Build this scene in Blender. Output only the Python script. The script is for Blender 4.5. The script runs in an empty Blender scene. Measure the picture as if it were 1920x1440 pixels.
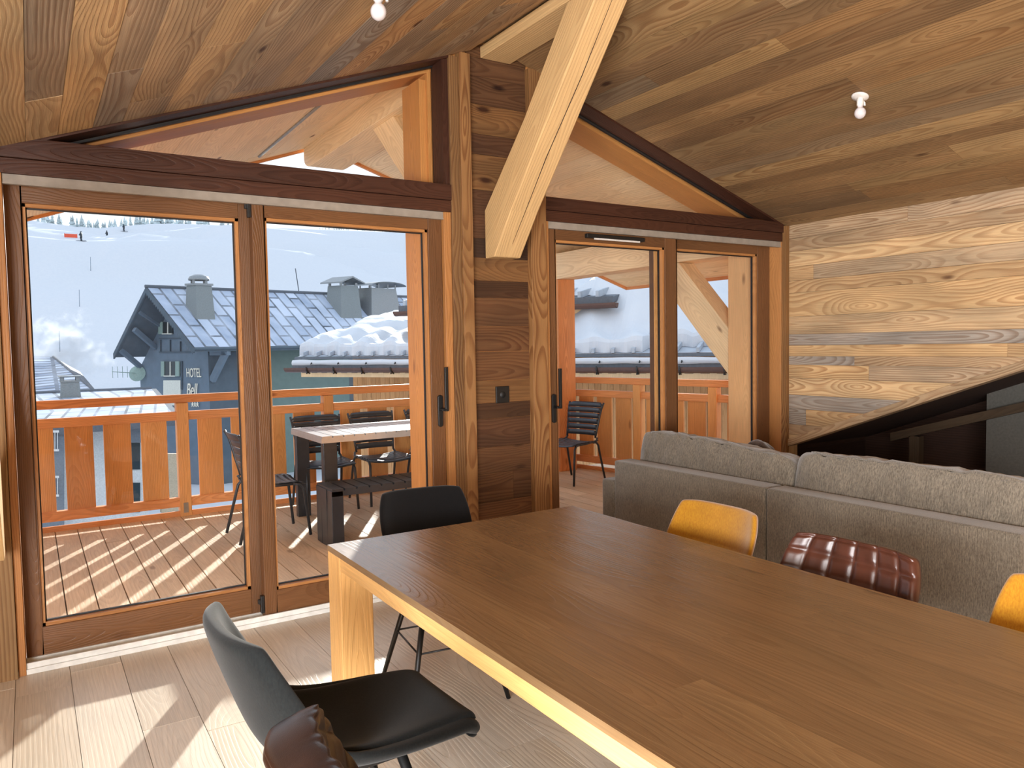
import bpy, bmesh, math, random
from mathutils import Vector, Matrix, noise as mnoise
random.seed(7)
SC = bpy.context.scene
COL = SC.collection

# ------------------------------------------------------------------ camera
FPX, YAW, PITCH, ROLL = 1427.67, 0.564691601, 0.0515730892, -0.0171361968
def cam_axes():
    cy, sy, cp, sp, cr, sr = math.cos(YAW), math.sin(YAW), math.cos(PITCH), math.sin(PITCH), math.cos(ROLL), math.sin(ROLL)
    F = Vector((sy * cp, cy * cp, -sp)); r = Vector((cy, -sy, 0)); u = r.cross(F)
    return r * cr + u * sr, -r * sr + u * cr, F
CR, CU, CF = cam_axes()
CAM = Vector((0, 0, 1.5))
cd = bpy.data.cameras.new('camera'); cam = bpy.data.objects.new('camera', cd); COL.objects.link(cam)
cam.matrix_world = Matrix(((CR.x, CU.x, -CF.x, 0), (CR.y, CU.y, -CF.y, 0), (CR.z, CU.z, -CF.z, 1.5), (0, 0, 0, 1)))
cd.sensor_width = 36; cd.lens = FPX / 1920 * 36; cd.clip_start = 0.05; cd.clip_end = 2000
SC.camera = cam
def at(p, n, c):
    """the point of the plane n.x = c that the photograph shows at pixel p (survey of the real place)"""
    d = CR * ((p[0] - 960) / FPX) + CU * (-(p[1] - 720) / FPX) + CF
    n = Vector(n); return CAM + d * ((c - n.dot(CAM)) / n.dot(d))
def aty(px, py, y): return at((px, py), (0, 1, 0), y)
def atz(px, py, z): return at((px, py), (0, 0, 1), z)

# ------------------------------------------------------------------ world, sun, daylight, exposure
SC.view_settings.view_transform = 'Standard'; SC.view_settings.look = 'None'
SC.view_settings.exposure = 0.8; SC.view_settings.gamma = 1.0; SC.view_settings.use_curve_mapping = False
W = bpy.data.worlds.new('sky'); SC.world = W; W.use_nodes = True
wn = W.node_tree.nodes; wl = W.node_tree.links; wn.clear()
wo = wn.new('ShaderNodeOutputWorld'); wb = wn.new('ShaderNodeBackground'); wr = wn.new('ShaderNodeValToRGB')
wt = wn.new('ShaderNodeTexCoord'); ws = wn.new('ShaderNodeSeparateXYZ')
wl.new(wt.outputs['Generated'], ws.inputs[0]); wl.new(ws.outputs[2], wr.inputs[0]); wl.new(wr.outputs[0], wb.inputs[0]); wl.new(wb.outputs[0], wo.inputs[0])
wr.color_ramp.elements[0].position = 0.0; wr.color_ramp.elements[0].color = (0.95, 0.97, 1.0, 1)
wr.color_ramp.elements[1].position = 0.7; wr.color_ramp.elements[1].color = (0.74, 0.84, 1.0, 1)
wb.inputs[1].default_value = 0.92
SUN_DIR = Vector((0.575, 1.0, 0.305)).normalized()
sl = bpy.data.lights.new('sun', 'SUN'); so = bpy.data.objects.new('sun', sl); COL.objects.link(so)
so.rotation_euler = SUN_DIR.to_track_quat('Z', 'Y').to_euler(); sl.energy = 6.4; sl.angle = 0.012; sl.color = (1.0, 0.95, 0.88)
def daylight(name, loc, aim, sx, sy, e, col):
    l = bpy.data.lights.new(name, 'AREA'); o = bpy.data.objects.new(name, l); COL.objects.link(o)
    l.shape = 'RECTANGLE'; l.size = sx; l.size_y = sy; l.energy = e; l.color = col
    o.location = loc; o.rotation_euler = (Vector(loc) - Vector(aim)).to_track_quat('Z', 'Y').to_euler()
# daylight through the windows behind the photographer
daylight('left_window_daylight', (-1.74, -1.75, 1.12), (3.0, -1.0, 1.45), 4.6, 1.35, 600, (0.97, 0.98, 1.0))

# ------------------------------------------------------------------ mesh helper
class MB:
    def __init__(s): s.v = []; s.f = []; s.uv = []; s.rn = []; s.sm = []; s.mi = []
    def face(s, pts, uvs=None, rnd=None, smooth=False, L=None, off=(0, 0), mi=0):
        i = len(s.v); pts = [Vector(p) for p in pts]; s.v += pts; s.f.append(list(range(i, i + len(pts))))
        if uvs is None:
            n = Vector((0, 0, 0))
            for k in range(len(pts)): n += (pts[k] - pts[0]).cross(pts[(k + 1) % len(pts)] - pts[0])
            n = n.normalized() if n.length > 1e-12 else Vector((0, 0, 1))
            if L is None: L = (0, 0, 1) if abs(n.z) < .9 else (1, 0, 0)
            Lv = Vector(L).normalized()
            if abs(n.dot(Lv)) > .9: Lv = n.orthogonal().normalized()
            V = n.cross(Lv).normalized(); Lp = V.cross(n).normalized()
            c = sum((p.dot(V) for p in pts)) / len(pts)
            uvs = [(p.dot(Lp) + off[0], p.dot(V) - c + off[1]) for p in pts]
        s.uv.append(uvs); s.rn.append(rnd if rnd else (random.random(), random.random())); s.sm.append(smooth); s.mi.append(mi)
    def hexa(s, c, L=None, rnd=None, mi=0):
        """c: 8 corners, bottom ring 0-3 then top ring 4-7 (ccw seen from above)"""
        rnd = rnd or (random.random(), random.random()); off = (random.random() * 40, (random.random() - .5) * .04)
        for q in ((3, 2, 1, 0), (4, 5, 6, 7), (0, 1, 5, 4), (1, 2, 6, 5), (2, 3, 7, 6), (3, 0, 4, 7)):
            s.face([c[k] for k in q], None, rnd, False, L, off, mi)
    def box(s, x0, x1, y0, y1, z0, z1, L=None, rnd=None, mi=0):
        if x0 > x1: x0, x1 = x1, x0
        if y0 > y1: y0, y1 = y1, y0
        if z0 > z1: z0, z1 = z1, z0
        if L is None:
            d = (x1 - x0, y1 - y0, z1 - z0); k = d.index(max(d)); L = [(1, 0, 0), (0, 1, 0), (0, 0, 1)][k]
        s.hexa([(x0, y0, z0), (x1, y0, z0), (x1, y1, z0), (x0, y1, z0), (x0, y0, z1), (x1, y0, z1), (x1, y1, z1), (x0, y1, z1)], L, rnd, mi)
    def beam(s, a, b, w, h, up=(0, 0, 1), rnd=None):
        """bar of section w x h from a to b"""
        a = Vector(a); b = Vector(b); L = (b - a).normalized(); X = L.cross(Vector(up)).normalized(); Z = X.cross(L)
        X = X * (w / 2); Z = Z * (h / 2)
        s.hexa([a - X - Z, a + X - Z, b + X - Z, b - X - Z, a - X + Z, a + X + Z, b + X + Z, b - X + Z], L, rnd)
    def prism(s, poly, vec, L=None, rnd=None):
        rnd = rnd or (random.random(), random.random()); off = (random.random() * 40, 0)
        poly = [Vector(p) for p in poly]; vec = Vector(vec); n = len(poly)
        nn = Vector((0, 0, 0))
        for k in range(n): nn += (poly[k] - poly[0]).cross(poly[(k + 1) % n] - poly[0])
        if nn.dot(vec) > 0: poly.reverse()
        s.face(poly, None, rnd, False, L, off); s.face([p + vec for p in reversed(poly)], None, rnd, False, L, off)
        for k in range(n):
            a, b = poly[k], poly[(k + 1) % n]; s.face([b, a, a + vec, b + vec], None, rnd, False, L, off)
    def tube(s, path, r, n=10, cap=True):
        path = [Vector(p) for p in path]; R = r if isinstance(r, (list, tuple)) else [r] * len(path); rings = []
        up = None
        for i, p in enumerate(path):
            t = ((path[min(i + 1, len(path) - 1)] - path[max(i - 1, 0)])).normalized()
            if up is None: up = t.orthogonal().normalized()
            up = (up - t * up.dot(t)).normalized(); sd = t.cross(up)
            rings.append([p + (up * math.cos(a) + sd * math.sin(a)) * R[i] for a in [2 * math.pi * k / n for k in range(n)]])
        rnd = (random.random(), random.random()); off = random.random() * 30
        for i in range(len(path) - 1):
            for k in range(n):
                k2 = (k + 1) % n
                s.face([rings[i][k], rings[i][k2], rings[i + 1][k2], rings[i + 1][k]], [(off + i * .1, k * .02), (off + i * .1, k * .02 + .02), (off + i * .1 + .1, k * .02 + .02), (off + i * .1 + .1, k * .02)], rnd, True)
        if cap:
            s.face(list(reversed(rings[0])), None, rnd); s.face(rings[-1], None, rnd)
    def lathe(s, prof, c=(0, 0, 0), axis=(0, 0, 1), n=24):
        c = Vector(c); A = Vector(axis).normalized(); X = A.orthogonal().normalized(); Y = A.cross(X)
        ring = [[c + A * z + (X * math.cos(a) + Y * math.sin(a)) * r for a in [2 * math.pi * k / n for k in range(n)]] for r, z in prof]
        for i in range(len(prof) - 1):
            for k in range(n):
                k2 = (k + 1) % n; s.face([ring[i][k], ring[i][k2], ring[i + 1][k2], ring[i + 1][k]], None, (0.5, .5), True)
    def grid(s, fn, nu, nv, rnd=None, uvf=None, smooth=True):
        rnd = rnd or (random.random(), random.random())
        P = [[Vector(fn(i / nu, j / nv)) for j in range(nv + 1)] for i in range(nu + 1)]
        for i in range(nu):
            for j in range(nv):
                q = [(i, j), (i + 1, j), (i + 1, j + 1), (i, j + 1)]
                uv = [(uvf(a / nu, b / nv) if uvf else (a / nu, b / nv)) for a, b in q]
                s.face([P[a][b] for a, b in q], uv, rnd, smooth)
    def build(s, name, mats, parent=None, weld=True, bevel=0, sub=0, smooth_angle=None):
        me = bpy.data.meshes.new(name); me.from_pydata([tuple(p) for p in s.v], [], s.f)
        u = me.uv_layers.new(name='uv'); r = me.uv_layers.new(name='rnd')
        k = 0; fu = []; fr = []
        for fi, f in enumerate(s.f):
            for j in range(len(f)): fu += [s.uv[fi][j][0], s.uv[fi][j][1]]; fr += [s.rn[fi][0], s.rn[fi][1]]
        u.data.foreach_set('uv', fu); r.data.foreach_set('uv', fr)
        me.polygons.foreach_set('use_smooth', s.sm); me.polygons.foreach_set('material_index', s.mi)
        for m in (mats if isinstance(mats, (list, tuple)) else [mats]): me.materials.append(m)
        if weld:
            bm = bmesh.new(); bm.from_mesh(me); bmesh.ops.remove_doubles(bm, verts=bm.verts, dist=1e-5)
            bmesh.ops.recalc_face_normals(bm, faces=bm.faces); bm.to_mesh(me); bm.free()
        me.update()
        o = bpy.data.objects.new(name, me); COL.objects.link(o)
        if parent is not None: o.parent = parent
        if bevel:
            m = o.modifiers.new('bevel', 'BEVEL'); m.width = bevel; m.segments = 2; m.limit_method = 'ANGLE'; m.angle_limit = 0.6
        if sub:
            m = o.modifiers.new('sub', 'SUBSURF'); m.levels = sub; m.render_levels = sub
        return o
def tag(o, label=None, cat=None, group=None, kind=None):
    if label: o['label'] = label
    if cat: o['category'] = cat
    if group: o['group'] = group
    if kind: o['kind'] = kind
    return o
def thing(name, label, cat, loc=(0, 0, 0), rz=0, group=None, kind=None):
    o = bpy.data.objects.new(name, None); COL.objects.link(o); o.location = loc; o.rotation_euler = (0, 0, rz); o.empty_display_size = .1
    return tag(o, label, cat, group, kind)
def copy_tree(o, parent=None):
    c = o.copy(); COL.objects.link(c); c.parent = parent
    for ch in list(o.children): copy_tree(ch, c)
    return c
def struct(name, mb, mat, parent=None, label=None, **k):
    o = mb.build(name, mat, parent, **k)
    if parent is None: o['kind'] = 'structure'
    if label: o['label'] = label; o['category'] = name.split('_')[0]
    return o

# ------------------------------------------------------------------ materials
def lin(h):
    h = h.lstrip('#'); c = [int(h[i:i + 2], 16) / 255 for i in (0, 2, 4)]
    return tuple((x / 12.92 if x <= .04045 else ((x + .055) / 1.055) ** 2.4) for x in c) + (1,)
class NT:
    def __init__(s, name):
        s.m = bpy.data.materials.new(name); s.m.use_nodes = True; s.t = s.m.node_tree; s.t.nodes.clear()
        s.out = s.t.nodes.new('ShaderNodeOutputMaterial')
    def n(s, ty, ins=None, **props):
        nd = s.t.nodes.new(ty)
        for k, v in props.items(): setattr(nd, k, v)
        for k, v in (ins or {}).items(): s.set(nd, k, v)
        return nd
    def set(s, nd, k, v):
        sock = nd.inputs[k]
        if isinstance(v, bpy.types.NodeSocket): s.t.links.new(v, sock)
        else: sock.default_value = v
    def math(s, op, a, b=0.0, c=0.0, clamp=False):
        nd = s.n('ShaderNodeMath', {0: a, 1: b, 2: c}, operation=op); nd.use_clamp = clamp; return nd.outputs[0]
    def ramp(s, fac, stops, interp='LINEAR'):
        nd = s.n('ShaderNodeValToRGB', {0: fac}); cr = nd.color_ramp; cr.interpolation = interp
        while len(cr.elements) < len(stops): cr.elements.new(0.5)
        for e, (p, c) in zip(cr.elements, stops): e.position = p; e.color = c if isinstance(c, tuple) else lin(c)
        return nd.outputs[0]
    def mix(s, f, a, b, blend='MIX'):
        nd = s.n('ShaderNodeMix', data_type='RGBA', blend_type=blend); s.set(nd, 0, f); s.set(nd, 6, a); s.set(nd, 7, b); return nd.outputs[2]
    def noise(s, vec, scale=1.0, detail=2.0, rough=.5):
        return s.n('ShaderNodeTexNoise', {'Vector': vec, 'Scale': scale, 'Detail': detail, 'Roughness': rough}).outputs[0]
    def vec(s, x, y, z=0.0): return s.n('ShaderNodeCombineXYZ', {0: x, 1: y, 2: z}).outputs[0]
    def uvr(s):
        a = s.n('ShaderNodeSeparateXYZ', {0: s.n('ShaderNodeUVMap', uv_map='uv').outputs[0]}); b = s.n('ShaderNodeSeparateXYZ', {0: s.n('ShaderNodeUVMap', uv_map='rnd').outputs[0]})
        return a.outputs[0], a.outputs[1], b.outputs[0], b.outputs[1]
    def bsdf(s, col, rough=.5, spec=.5, metal=0.0, bump=None, bs=.3, bd=.01, **kw):
        ins = {'Base Color': col, 'Roughness': rough, 'Specular IOR Level': spec, 'Metallic': metal}
        b = s.n('ShaderNodeBsdfPrincipled', ins)
        for k, v in kw.items(): s.set(b, k, v)
        if bump is not None: s.set(b, 'Normal', s.n('ShaderNodeBump', {'Height': bump, 'Strength': bs, 'Distance': bd}).outputs[0])
        s.t.links.new(b.outputs[0], s.out.inputs[0]); return b
def wood(name, palette, late=.55, freq=55, knots=.6, rough=.6, spec=.3, bump=.35, fib=.3, blotch=.25, coat=0.0, lateh=None, arch=1.0):
    t = NT(name); u, v, rx, ry = t.uvr(); M = t.math
    z1 = M('MULTIPLY', rx, 57.0); z2 = M('MULTIPLY', ry, 83.0)
    hn = t.noise(t.vec(M('MULTIPLY', u, .5), M('MULTIPLY', v, 1.2), z1), 1.0, 2.0, .55)
    h = M('MULTIPLY', M('SUBTRACT', hn, .5), .62 * arch)
    vn = M('SUBTRACT', t.noise(t.vec(M('MULTIPLY', u, 1.5), M('MULTIPLY', v, 7.0), z2), 1.0, 2.0), .5)
    vo = M('ADD', M('ADD', v, M('MULTIPLY', M('SUBTRACT', ry, .5), .10)), M('MULTIPLY', vn, .018))
    kd = t.n('ShaderNodeTexVoronoi', {'Vector': t.vec(M('MULTIPLY', u, 1.5), M('MULTIPLY', v, 4.2), M('MULTIPLY', z1, 3.0)), 'Scale': 1.0, 'Randomness': 1.0}).outputs['Distance']
    kp = M('POWER', M('SUBTRACT', 1.0, M('DIVIDE', kd, .55), clamp=True), 2.0)
    r = M('SQRT', M('ADD', M('MULTIPLY', vo, vo), M('MULTIPLY', h, h)))
    r = M('ADD', r, M('MULTIPLY', kp, .055 * knots))
    ring = M('FRACT', M('ADD', M('MULTIPLY', r, freq), M('MULTIPLY', vn, .7)))
    rl = t.ramp(ring, [(0, (0, 0, 0, 1)), (.35, (.12, .12, .12, 1)), (.78, (1, 1, 1, 1)), (.93, (.9, .9, .9, 1)), (1, (0, 0, 0, 1))])
    n = len(palette); base = t.ramp(rx, [(i / max(1, n - 1), c) for i, c in enumerate(palette)]) if n > 1 else t.n('ShaderNodeRGB').outputs[0]
    if n == 1: base.default_value = lin(palette[0])
    lt = t.mix(1.0, base, lin(lateh or '#a98263'), 'MULTIPLY')
    cm = t.ramp(t.noise(t.vec(M('MULTIPLY', u, .6), M('MULTIPLY', v, 2.0), M('ADD', z2, 5.0)), 1.0, 2.0), [(.3, (.35, .35, .35, 1)), (.65, (1, 1, 1, 1))])
    col = t.mix(M('MULTIPLY', M('MULTIPLY', rl, cm), late), base, lt)
    f1 = t.noise(t.vec(M('MULTIPLY', u, 5.0), M('MULTIPLY', v, 260.0), z2), 1.0, 2.0, .6)
    col = t.mix(fib, col, t.mix(1.0, col, t.ramp(f1, [(.3, (.55, .55, .55, 1)), (.7, (1.25, 1.25, 1.25, 1))]), 'MULTIPLY'))
    b1 = t.noise(t.vec(M('MULTIPLY', u, 1.6), M('MULTIPLY', v, 7.0), M('ADD', z1, 9.0)), 1.0, 3.0)
    col = t.mix(blotch, col, t.mix(1.0, col, t.ramp(b1, [(.3, (.45, .47, .5, 1)), (.7, (1.35, 1.3, 1.25, 1))]), 'MULTIPLY'))
    if knots > 0:
        km = t.ramp(M('ADD', kd, M('MULTIPLY', vn, .05)), [(.045, (1, 1, 1, 1)), (.10, (0, 0, 0, 1))])
        col = t.mix(M('MULTIPLY', km, min(1, knots)), col, t.mix(1.0, col, lin('#6b432c'), 'MULTIPLY'))
    ht = M('ADD', M('MULTIPLY', rl, -.6), M('MULTIPLY', f1, .5))
    t.bsdf(col, rough, spec, 0.0, ht, bump, .004, **({'Coat Weight': coat, 'Coat Roughness': .25} if coat else {}))
    return t.m
def plain(name, col, rough=.5, spec=.5, metal=0.0, var=.12, scale=20.0, bump=.1, **kw):
    t = NT(name); tc = t.n('ShaderNodeTexCoord').outputs['Object']; nz = t.noise(tc, scale, 4.0)
    c = t.mix(1.0, lin(col), t.ramp(nz, [(.3, (1 - var,) * 3 + (1,)), (.7, (1 + var,) * 3 + (1,))]), 'MULTIPLY')
    t.bsdf(c, rough, spec, metal, nz, bump, .002, **kw); return t.m
def fabric(name, col, col2, scale=900.0, rough=.95, sheen=.4, weave=True, streak=.25):
    t = NT(name); tc = t.n('ShaderNodeTexCoord').outputs['Object']
    mp = t.n('ShaderNodeMapping', {'Vector': tc, 'Scale': (1, 1, .35)}).outputs[0]
    n1 = t.noise(mp, scale * .35, 3.0, .7); n2 = t.noise(tc, 9.0, 3.0)
    mp2 = t.n('ShaderNodeMapping', {'Vector': tc, 'Scale': (1, 1, .08)}).outputs[0]; n3 = t.noise(mp2, 260.0, 2.0)
    f = t.math('ADD', t.math('MULTIPLY', n1, .6), t.math('MULTIPLY', n3, .4))
    c = t.mix(t.ramp(f, [(.38, (0, 0, 0, 1)), (.62, (1, 1, 1, 1))]), lin(col), lin(col2))
    c = t.mix(streak, c, t.mix(1.0, c, t.ramp(n2, [(.3, (.6,) * 3 + (1,)), (.7, (1.3,) * 3 + (1,))]), 'MULTIPLY'))
    t.bsdf(c, rough, .2, 0.0, n1, .5 if weave else .15, .002, **{'Sheen Weight': sheen, 'Sheen Roughness': .5}); return t.m
def leather(name, col):
    t = NT(name); tc = t.n('ShaderNodeTexCoord').outputs['Object']; n1 = t.noise(tc, 12.0, 3.0)
    vo = t.n('ShaderNodeTexVoronoi', {'Vector': tc, 'Scale': 420.0}).outputs['Distance']
    c = t.mix(1.0, lin(col), t.ramp(n1, [(.3, (.7, .65, .62, 1)), (.7, (1.25, 1.2, 1.2, 1))]), 'MULTIPLY')
    t.bsdf(c, .33, .5, 0.0, t.math('ADD', t.math('MULTIPLY', vo, .5), n1), .15, .002); return t.m
def glass(name, tint=(.93, .95, .95)):
    t = NT(name); fr = t.n('ShaderNodeFresnel', {'IOR': 1.27}).outputs[0]
    a = t.n('ShaderNodeBsdfTransparent', {'Color': tint + (1,)}); g = t.n('ShaderNodeBsdfGlossy', {'Color': (1, 1, 1, 1), 'Roughness': .0})
    mx = t.n('ShaderNodeMixShader', {0: fr, 1: a.outputs[0], 2: g.outputs[0]}); t.t.links.new(mx.outputs[0], t.out.inputs[0]); return t.m
def snow_mat(name, col='#c9cdd3'):
    t = NT(name); tc = t.n('ShaderNodeTexCoord').outputs['Object']; n1 = t.noise(tc, 3.0, 5.0, .6)
    c = t.mix(1.0, lin(col), t.ramp(n1, [(.3, (.94, .95, .97, 1)), (.7, (1.0, 1.0, 1.0, 1))]), 'MULTIPLY')
    t.bsdf(c, .8, .2, 0.0, n1, .3, .05); return t.m
def tiles(name, col, dark, bw, rh, mortar=.03, dust='#c9d3e4', dustf=.6, rough=.5):
    """slate roof: courses seen as offset plates, uv in metres (u along the ridge, v up the slope)"""
    t = NT(name); u, v, rx, ry = t.uvr()
    br = t.n('ShaderNodeTexBrick', {'Vector': t.vec(v, u), 'Color1': lin(col), 'Color2': lin(dust), 'Mortar': lin(dark), 'Scale': 1.0, 'Mortar Size': mortar, 'Bias': -.2, 'Brick Width': bw, 'Row Height': rh})
    c = br.outputs[0]; nz = t.noise(t.vec(u, v), .6, 4.0)
    c = t.mix(t.math('MULTIPLY', t.ramp(nz, [(.35, (0, 0, 0, 1)), (.65, (1, 1, 1, 1))]), dustf), c, t.mix(.75, c, lin(dust)))
    t.bsdf(c, rough, .5, 0.0, br.outputs[1], -.4, .03); return t.m

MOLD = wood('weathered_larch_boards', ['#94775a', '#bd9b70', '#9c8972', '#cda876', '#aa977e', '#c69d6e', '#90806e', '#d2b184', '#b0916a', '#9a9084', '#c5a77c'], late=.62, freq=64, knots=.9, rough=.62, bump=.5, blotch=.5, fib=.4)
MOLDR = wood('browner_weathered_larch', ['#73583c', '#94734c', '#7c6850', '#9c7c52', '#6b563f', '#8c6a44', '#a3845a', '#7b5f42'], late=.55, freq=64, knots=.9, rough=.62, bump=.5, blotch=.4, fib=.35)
MPIL = wood('dark_weathered_larch', ['#2d1c12', '#6d4a2c', '#4a3020', '#7a5632', '#3c291d', '#6a482c'], late=.6, freq=62, knots=.9, rough=.65, bump=.5, blotch=.5)
MTRM = wood('larch_trim', ['#836039', '#90683f', '#735535'], late=.8, freq=62, knots=.5, rough=.6, bump=.4, blotch=.3)
MHDR = wood('dark_stained_larch', ['#40251a', '#492b1d'], late=.5, freq=85, knots=.2, rough=.5, blotch=.3)
MSASH = wood('stained_window_larch', ['#68462b', '#744f31'], late=.25, freq=110, knots=.25, rough=.42, blotch=.3)
MEXT = wood('golden_oiled_larch', ['#dfa060', '#e6aa6a', '#d59456'], late=.25, freq=80, knots=.5, rough=.5, blotch=.2, arch=.8)
MEXR = wood('redder_oiled_larch', ['#e2985e', '#e8a268', '#d88e56'], late=.4, freq=70, knots=.6, rough=.5, blotch=.3)
MJAMB = wood('oiled_larch_jamb', ['#cb884a', '#d39152'], late=.25, freq=80, knots=.5, rough=.5, blotch=.2, arch=.8)
MFRM = wood('larch_frame', ['#a97443', '#b27c49'], late=.25, freq=90, knots=.3, rough=.45, blotch=.2)
MPOST = wood('light_larch_post', ['#f0b87c', '#f4c088'], late=.2, freq=80, knots=.6, rough=.5, blotch=.15)
MSOF = wood('pale_spruce_soffit', ['#f8d6a6', '#fadcb0', '#f2ce9c'], late=.25, freq=45, knots=.9, rough=.55, blotch=.15)
MPINE = wood('pale_planed_spruce', ['#c9a471', '#d0ac7a'], late=.2, freq=60, knots=.8, rough=.55, blotch=.12, arch=.6)
MTAB = wood('oiled_oak_tabletop', ['#7a5e40', '#806444', '#856948', '#785c3e', '#826646'], late=.2, freq=70, knots=.4, rough=.27, spec=.9, bump=.12, blotch=.3, fib=.3)
MOAK = wood('light_oak', ['#d9a868', '#e0b070'], late=.12, freq=70, knots=.1, rough=.45, blotch=.12)
MFLR = wood('pale_oak_floor', ['#cfc3b1', '#d8cdbc', '#d3c7b4', '#c8bba8', '#dbd1c1'], late=.12, freq=60, knots=.05, rough=.38, spec=.5, bump=.2, blotch=.2, lateh='#b9a48c')
MDECK = wood('larch_deck', ['#dac4a8', '#e0cbb0', '#d2bb9e'], late=.2, freq=45, knots=.5, rough=.6, blotch=.25)
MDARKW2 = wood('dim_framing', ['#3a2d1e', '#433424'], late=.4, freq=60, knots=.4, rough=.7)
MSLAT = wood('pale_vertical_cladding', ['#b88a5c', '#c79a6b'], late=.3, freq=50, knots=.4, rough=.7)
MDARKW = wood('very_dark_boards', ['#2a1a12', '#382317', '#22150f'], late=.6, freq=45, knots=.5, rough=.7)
MGLASS = glass('window_glass', (.90, .93, .93)); MBLK = plain('black_metal', '#141414', .45, .5, .0, .1); MGASK = plain('black_gasket', '#0d0d0d', .6)
MALU = plain('warm_grey_aluminium', '#8d8377', .5, .4); MTRACK = plain('white_track', '#d9d9d4', .45); MWHITE = plain('white_plastic', '#d2cdc6', .4); MBULB = plain('opal_bulb', '#cbc4c4', .15, .6)
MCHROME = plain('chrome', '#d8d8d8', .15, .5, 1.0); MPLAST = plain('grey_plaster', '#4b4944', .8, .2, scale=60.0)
MSOFA = fabric('taupe_linen', '#514a40', '#7a7062', 600.0); MGREY = fabric('charcoal_velvet', '#0d0f10', '#161919', 700.0, sheen=.10, weave=False); MBLKF = fabric('black_velvet', '#060506', '#0c0b0c', 700.0, sheen=.15, weave=False)
MYEL = fabric('mustard_velvet', '#8a5a0c', '#9a6c14', 700.0, sheen=.4, weave=False); MPIL = wood('dark_weathered_larch', ['#2d1c12', '#6d4a2c', '#4a3020', '#7a5632', '#3c291d', '#6a482c'], late=.6, freq=62, knots=.9, rough=.65, bump=.5, blotch=.5)
MLEA = leather('brown_leather', '#42241a'); MLEAD = leather('dark_brown_leather', '#2b1b15'); MPILW = fabric('dark_brown_cloth', '#2e221c', '#4a3a30', 500.0)
MODG = plain('anthracite_metal', '#363c44', .35, .5, .3, .08); MODT = plain('grey_lacquered_metal', '#b9bcbe', .28, .7, .3, .06)
MSNOW = snow_mat('snow'); MHOTEL = plain('blue_grey_cladding', '#6d7d8c', .8, .2, var=.06, scale=2.0); MHOTD = plain('dark_blue_grey_wood', '#56636e', .8, .2, var=.08, scale=2.0)
MSAGE = plain('sage_cladding', '#70837f', .8, .2, var=.06, scale=2.0); MSHUT = plain('pale_green_shutter', '#8fa59f', .7); MCREAM = plain('cream_render', '#dcdcd2', .8); MPANE = plain('dark_pane', '#2d3a40', .2, .6)
MROOFH = tiles('hotel_slates', '#8e9db4', '#49525d', 2.3, .95, .09); MROOFL = tiles('lower_slates', '#8592a3', '#48515c', 1.1, .5, .05); MROOFS = tiles('far_slates', '#76869f', '#4a5667', .6, 2.4, .12, '#d8e0ee', .4)
MSLATE = plain('slate_edge', '#596069', .6, .3); MFROST = plain('frosted_metal', '#a9b1bb', .55, .4, scale=6.0); MZINC = plain('zinc', '#84898d', .4, .5, .5); MGUT = plain('brown_gutter', '#5a4038', .35, .5, .3); MCHIM = plain('grey_chimney', '#7d8486', .8)
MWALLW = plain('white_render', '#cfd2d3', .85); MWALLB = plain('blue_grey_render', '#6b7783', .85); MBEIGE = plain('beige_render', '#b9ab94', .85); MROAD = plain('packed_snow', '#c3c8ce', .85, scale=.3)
MRED = plain('red_net', '#d8573f', .8); MSKI = plain('dark_ski_clothes', '#35404a', .8); MPOLE = plain('pole_grey', '#8b98a6', .7); MTREE = plain('hazed_spruce', '#aebbbf', .9, .1, var=.3, scale=.5)  # tree colour is paled so that it carries the distant haze
MLETT = plain('cream_letters', '#f1ead8', .6)

# ------------------------------------------------------------------ boards on a surface
def clip(poly, axis, val, keep_less):
    out = []
    for i in range(len(poly)):
        a, b = poly[i], poly[(i + 1) % len(poly)]
        ia = (a[axis] <= val) if keep_less else (a[axis] >= val); ib = (b[axis] <= val) if keep_less else (b[axis] >= val)
        if ia: out.append(a)
        if ia != ib:
            t = (val - a[axis]) / (b[axis] - a[axis]); out.append(tuple(a[k] + t * (b[k] - a[k]) for k in (0, 1)))
    return out
def area(p): return abs(sum(p[i][0] * p[(i + 1) % len(p)][1] - p[(i + 1) % len(p)][0] * p[i][1] for i in range(len(p)))) / 2
def boards(poly, f3, nrm, wr, lr, th=.02, gap=.0015, edges=None, seed=1, order=None, lip=.0008):
    """poly in (u along the boards, v across); every board a thin slab with its own grain"""
    rg = random.Random(seed); m = MB(); nrm = Vector(nrm).normalized()
    u0 = min(p[0] for p in poly); u1 = max(p[0] for p in poly); v0 = min(p[1] for p in poly); v1 = max(p[1] for p in poly)
    cuts = list(edges) if edges else [v0]
    while cuts[-1] < v1: cuts.append(cuts[-1] + rg.uniform(*wr))
    rows = 0
    for a, b in zip(cuts, cuts[1:]):
        row = clip(clip(poly, 1, a + gap, False), 1, b - gap, True)
        if len(row) < 3: continue
        u = u0 - rg.uniform(0, lr[1]); rows += 1
        while u < u1:
            e = u + rg.uniform(*lr)
            pc = clip(clip(row, 0, u + gap * .6, False), 0, e - gap * .6, True)
            if len(pc) >= 3 and area(pc) > 2e-4:
                rx = (order[(rows * 3 + int(u * 7)) % len(order)] if order else rg.random()); rnd = (rx, rg.random()); ou = rg.uniform(0, 60); c = (a + b) / 2; dz = rg.uniform(-lip, lip)
                top = [Vector(f3(*p)) + nrm * dz for p in pc]; uv = [(p[0] + ou, p[1] - c) for p in pc]
                m.face(top, uv, rnd)
                for k in range(len(top)):
                    k2 = (k + 1) % len(top)
                    m.face([top[k2], top[k], top[k] - nrm * th, top[k2] - nrm * th], [uv[k2], uv[k], (uv[k][0], uv[k][1] + .01), (uv[k2][0], uv[k2][1] + .01)], rnd)
            u = e
    return m
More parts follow.
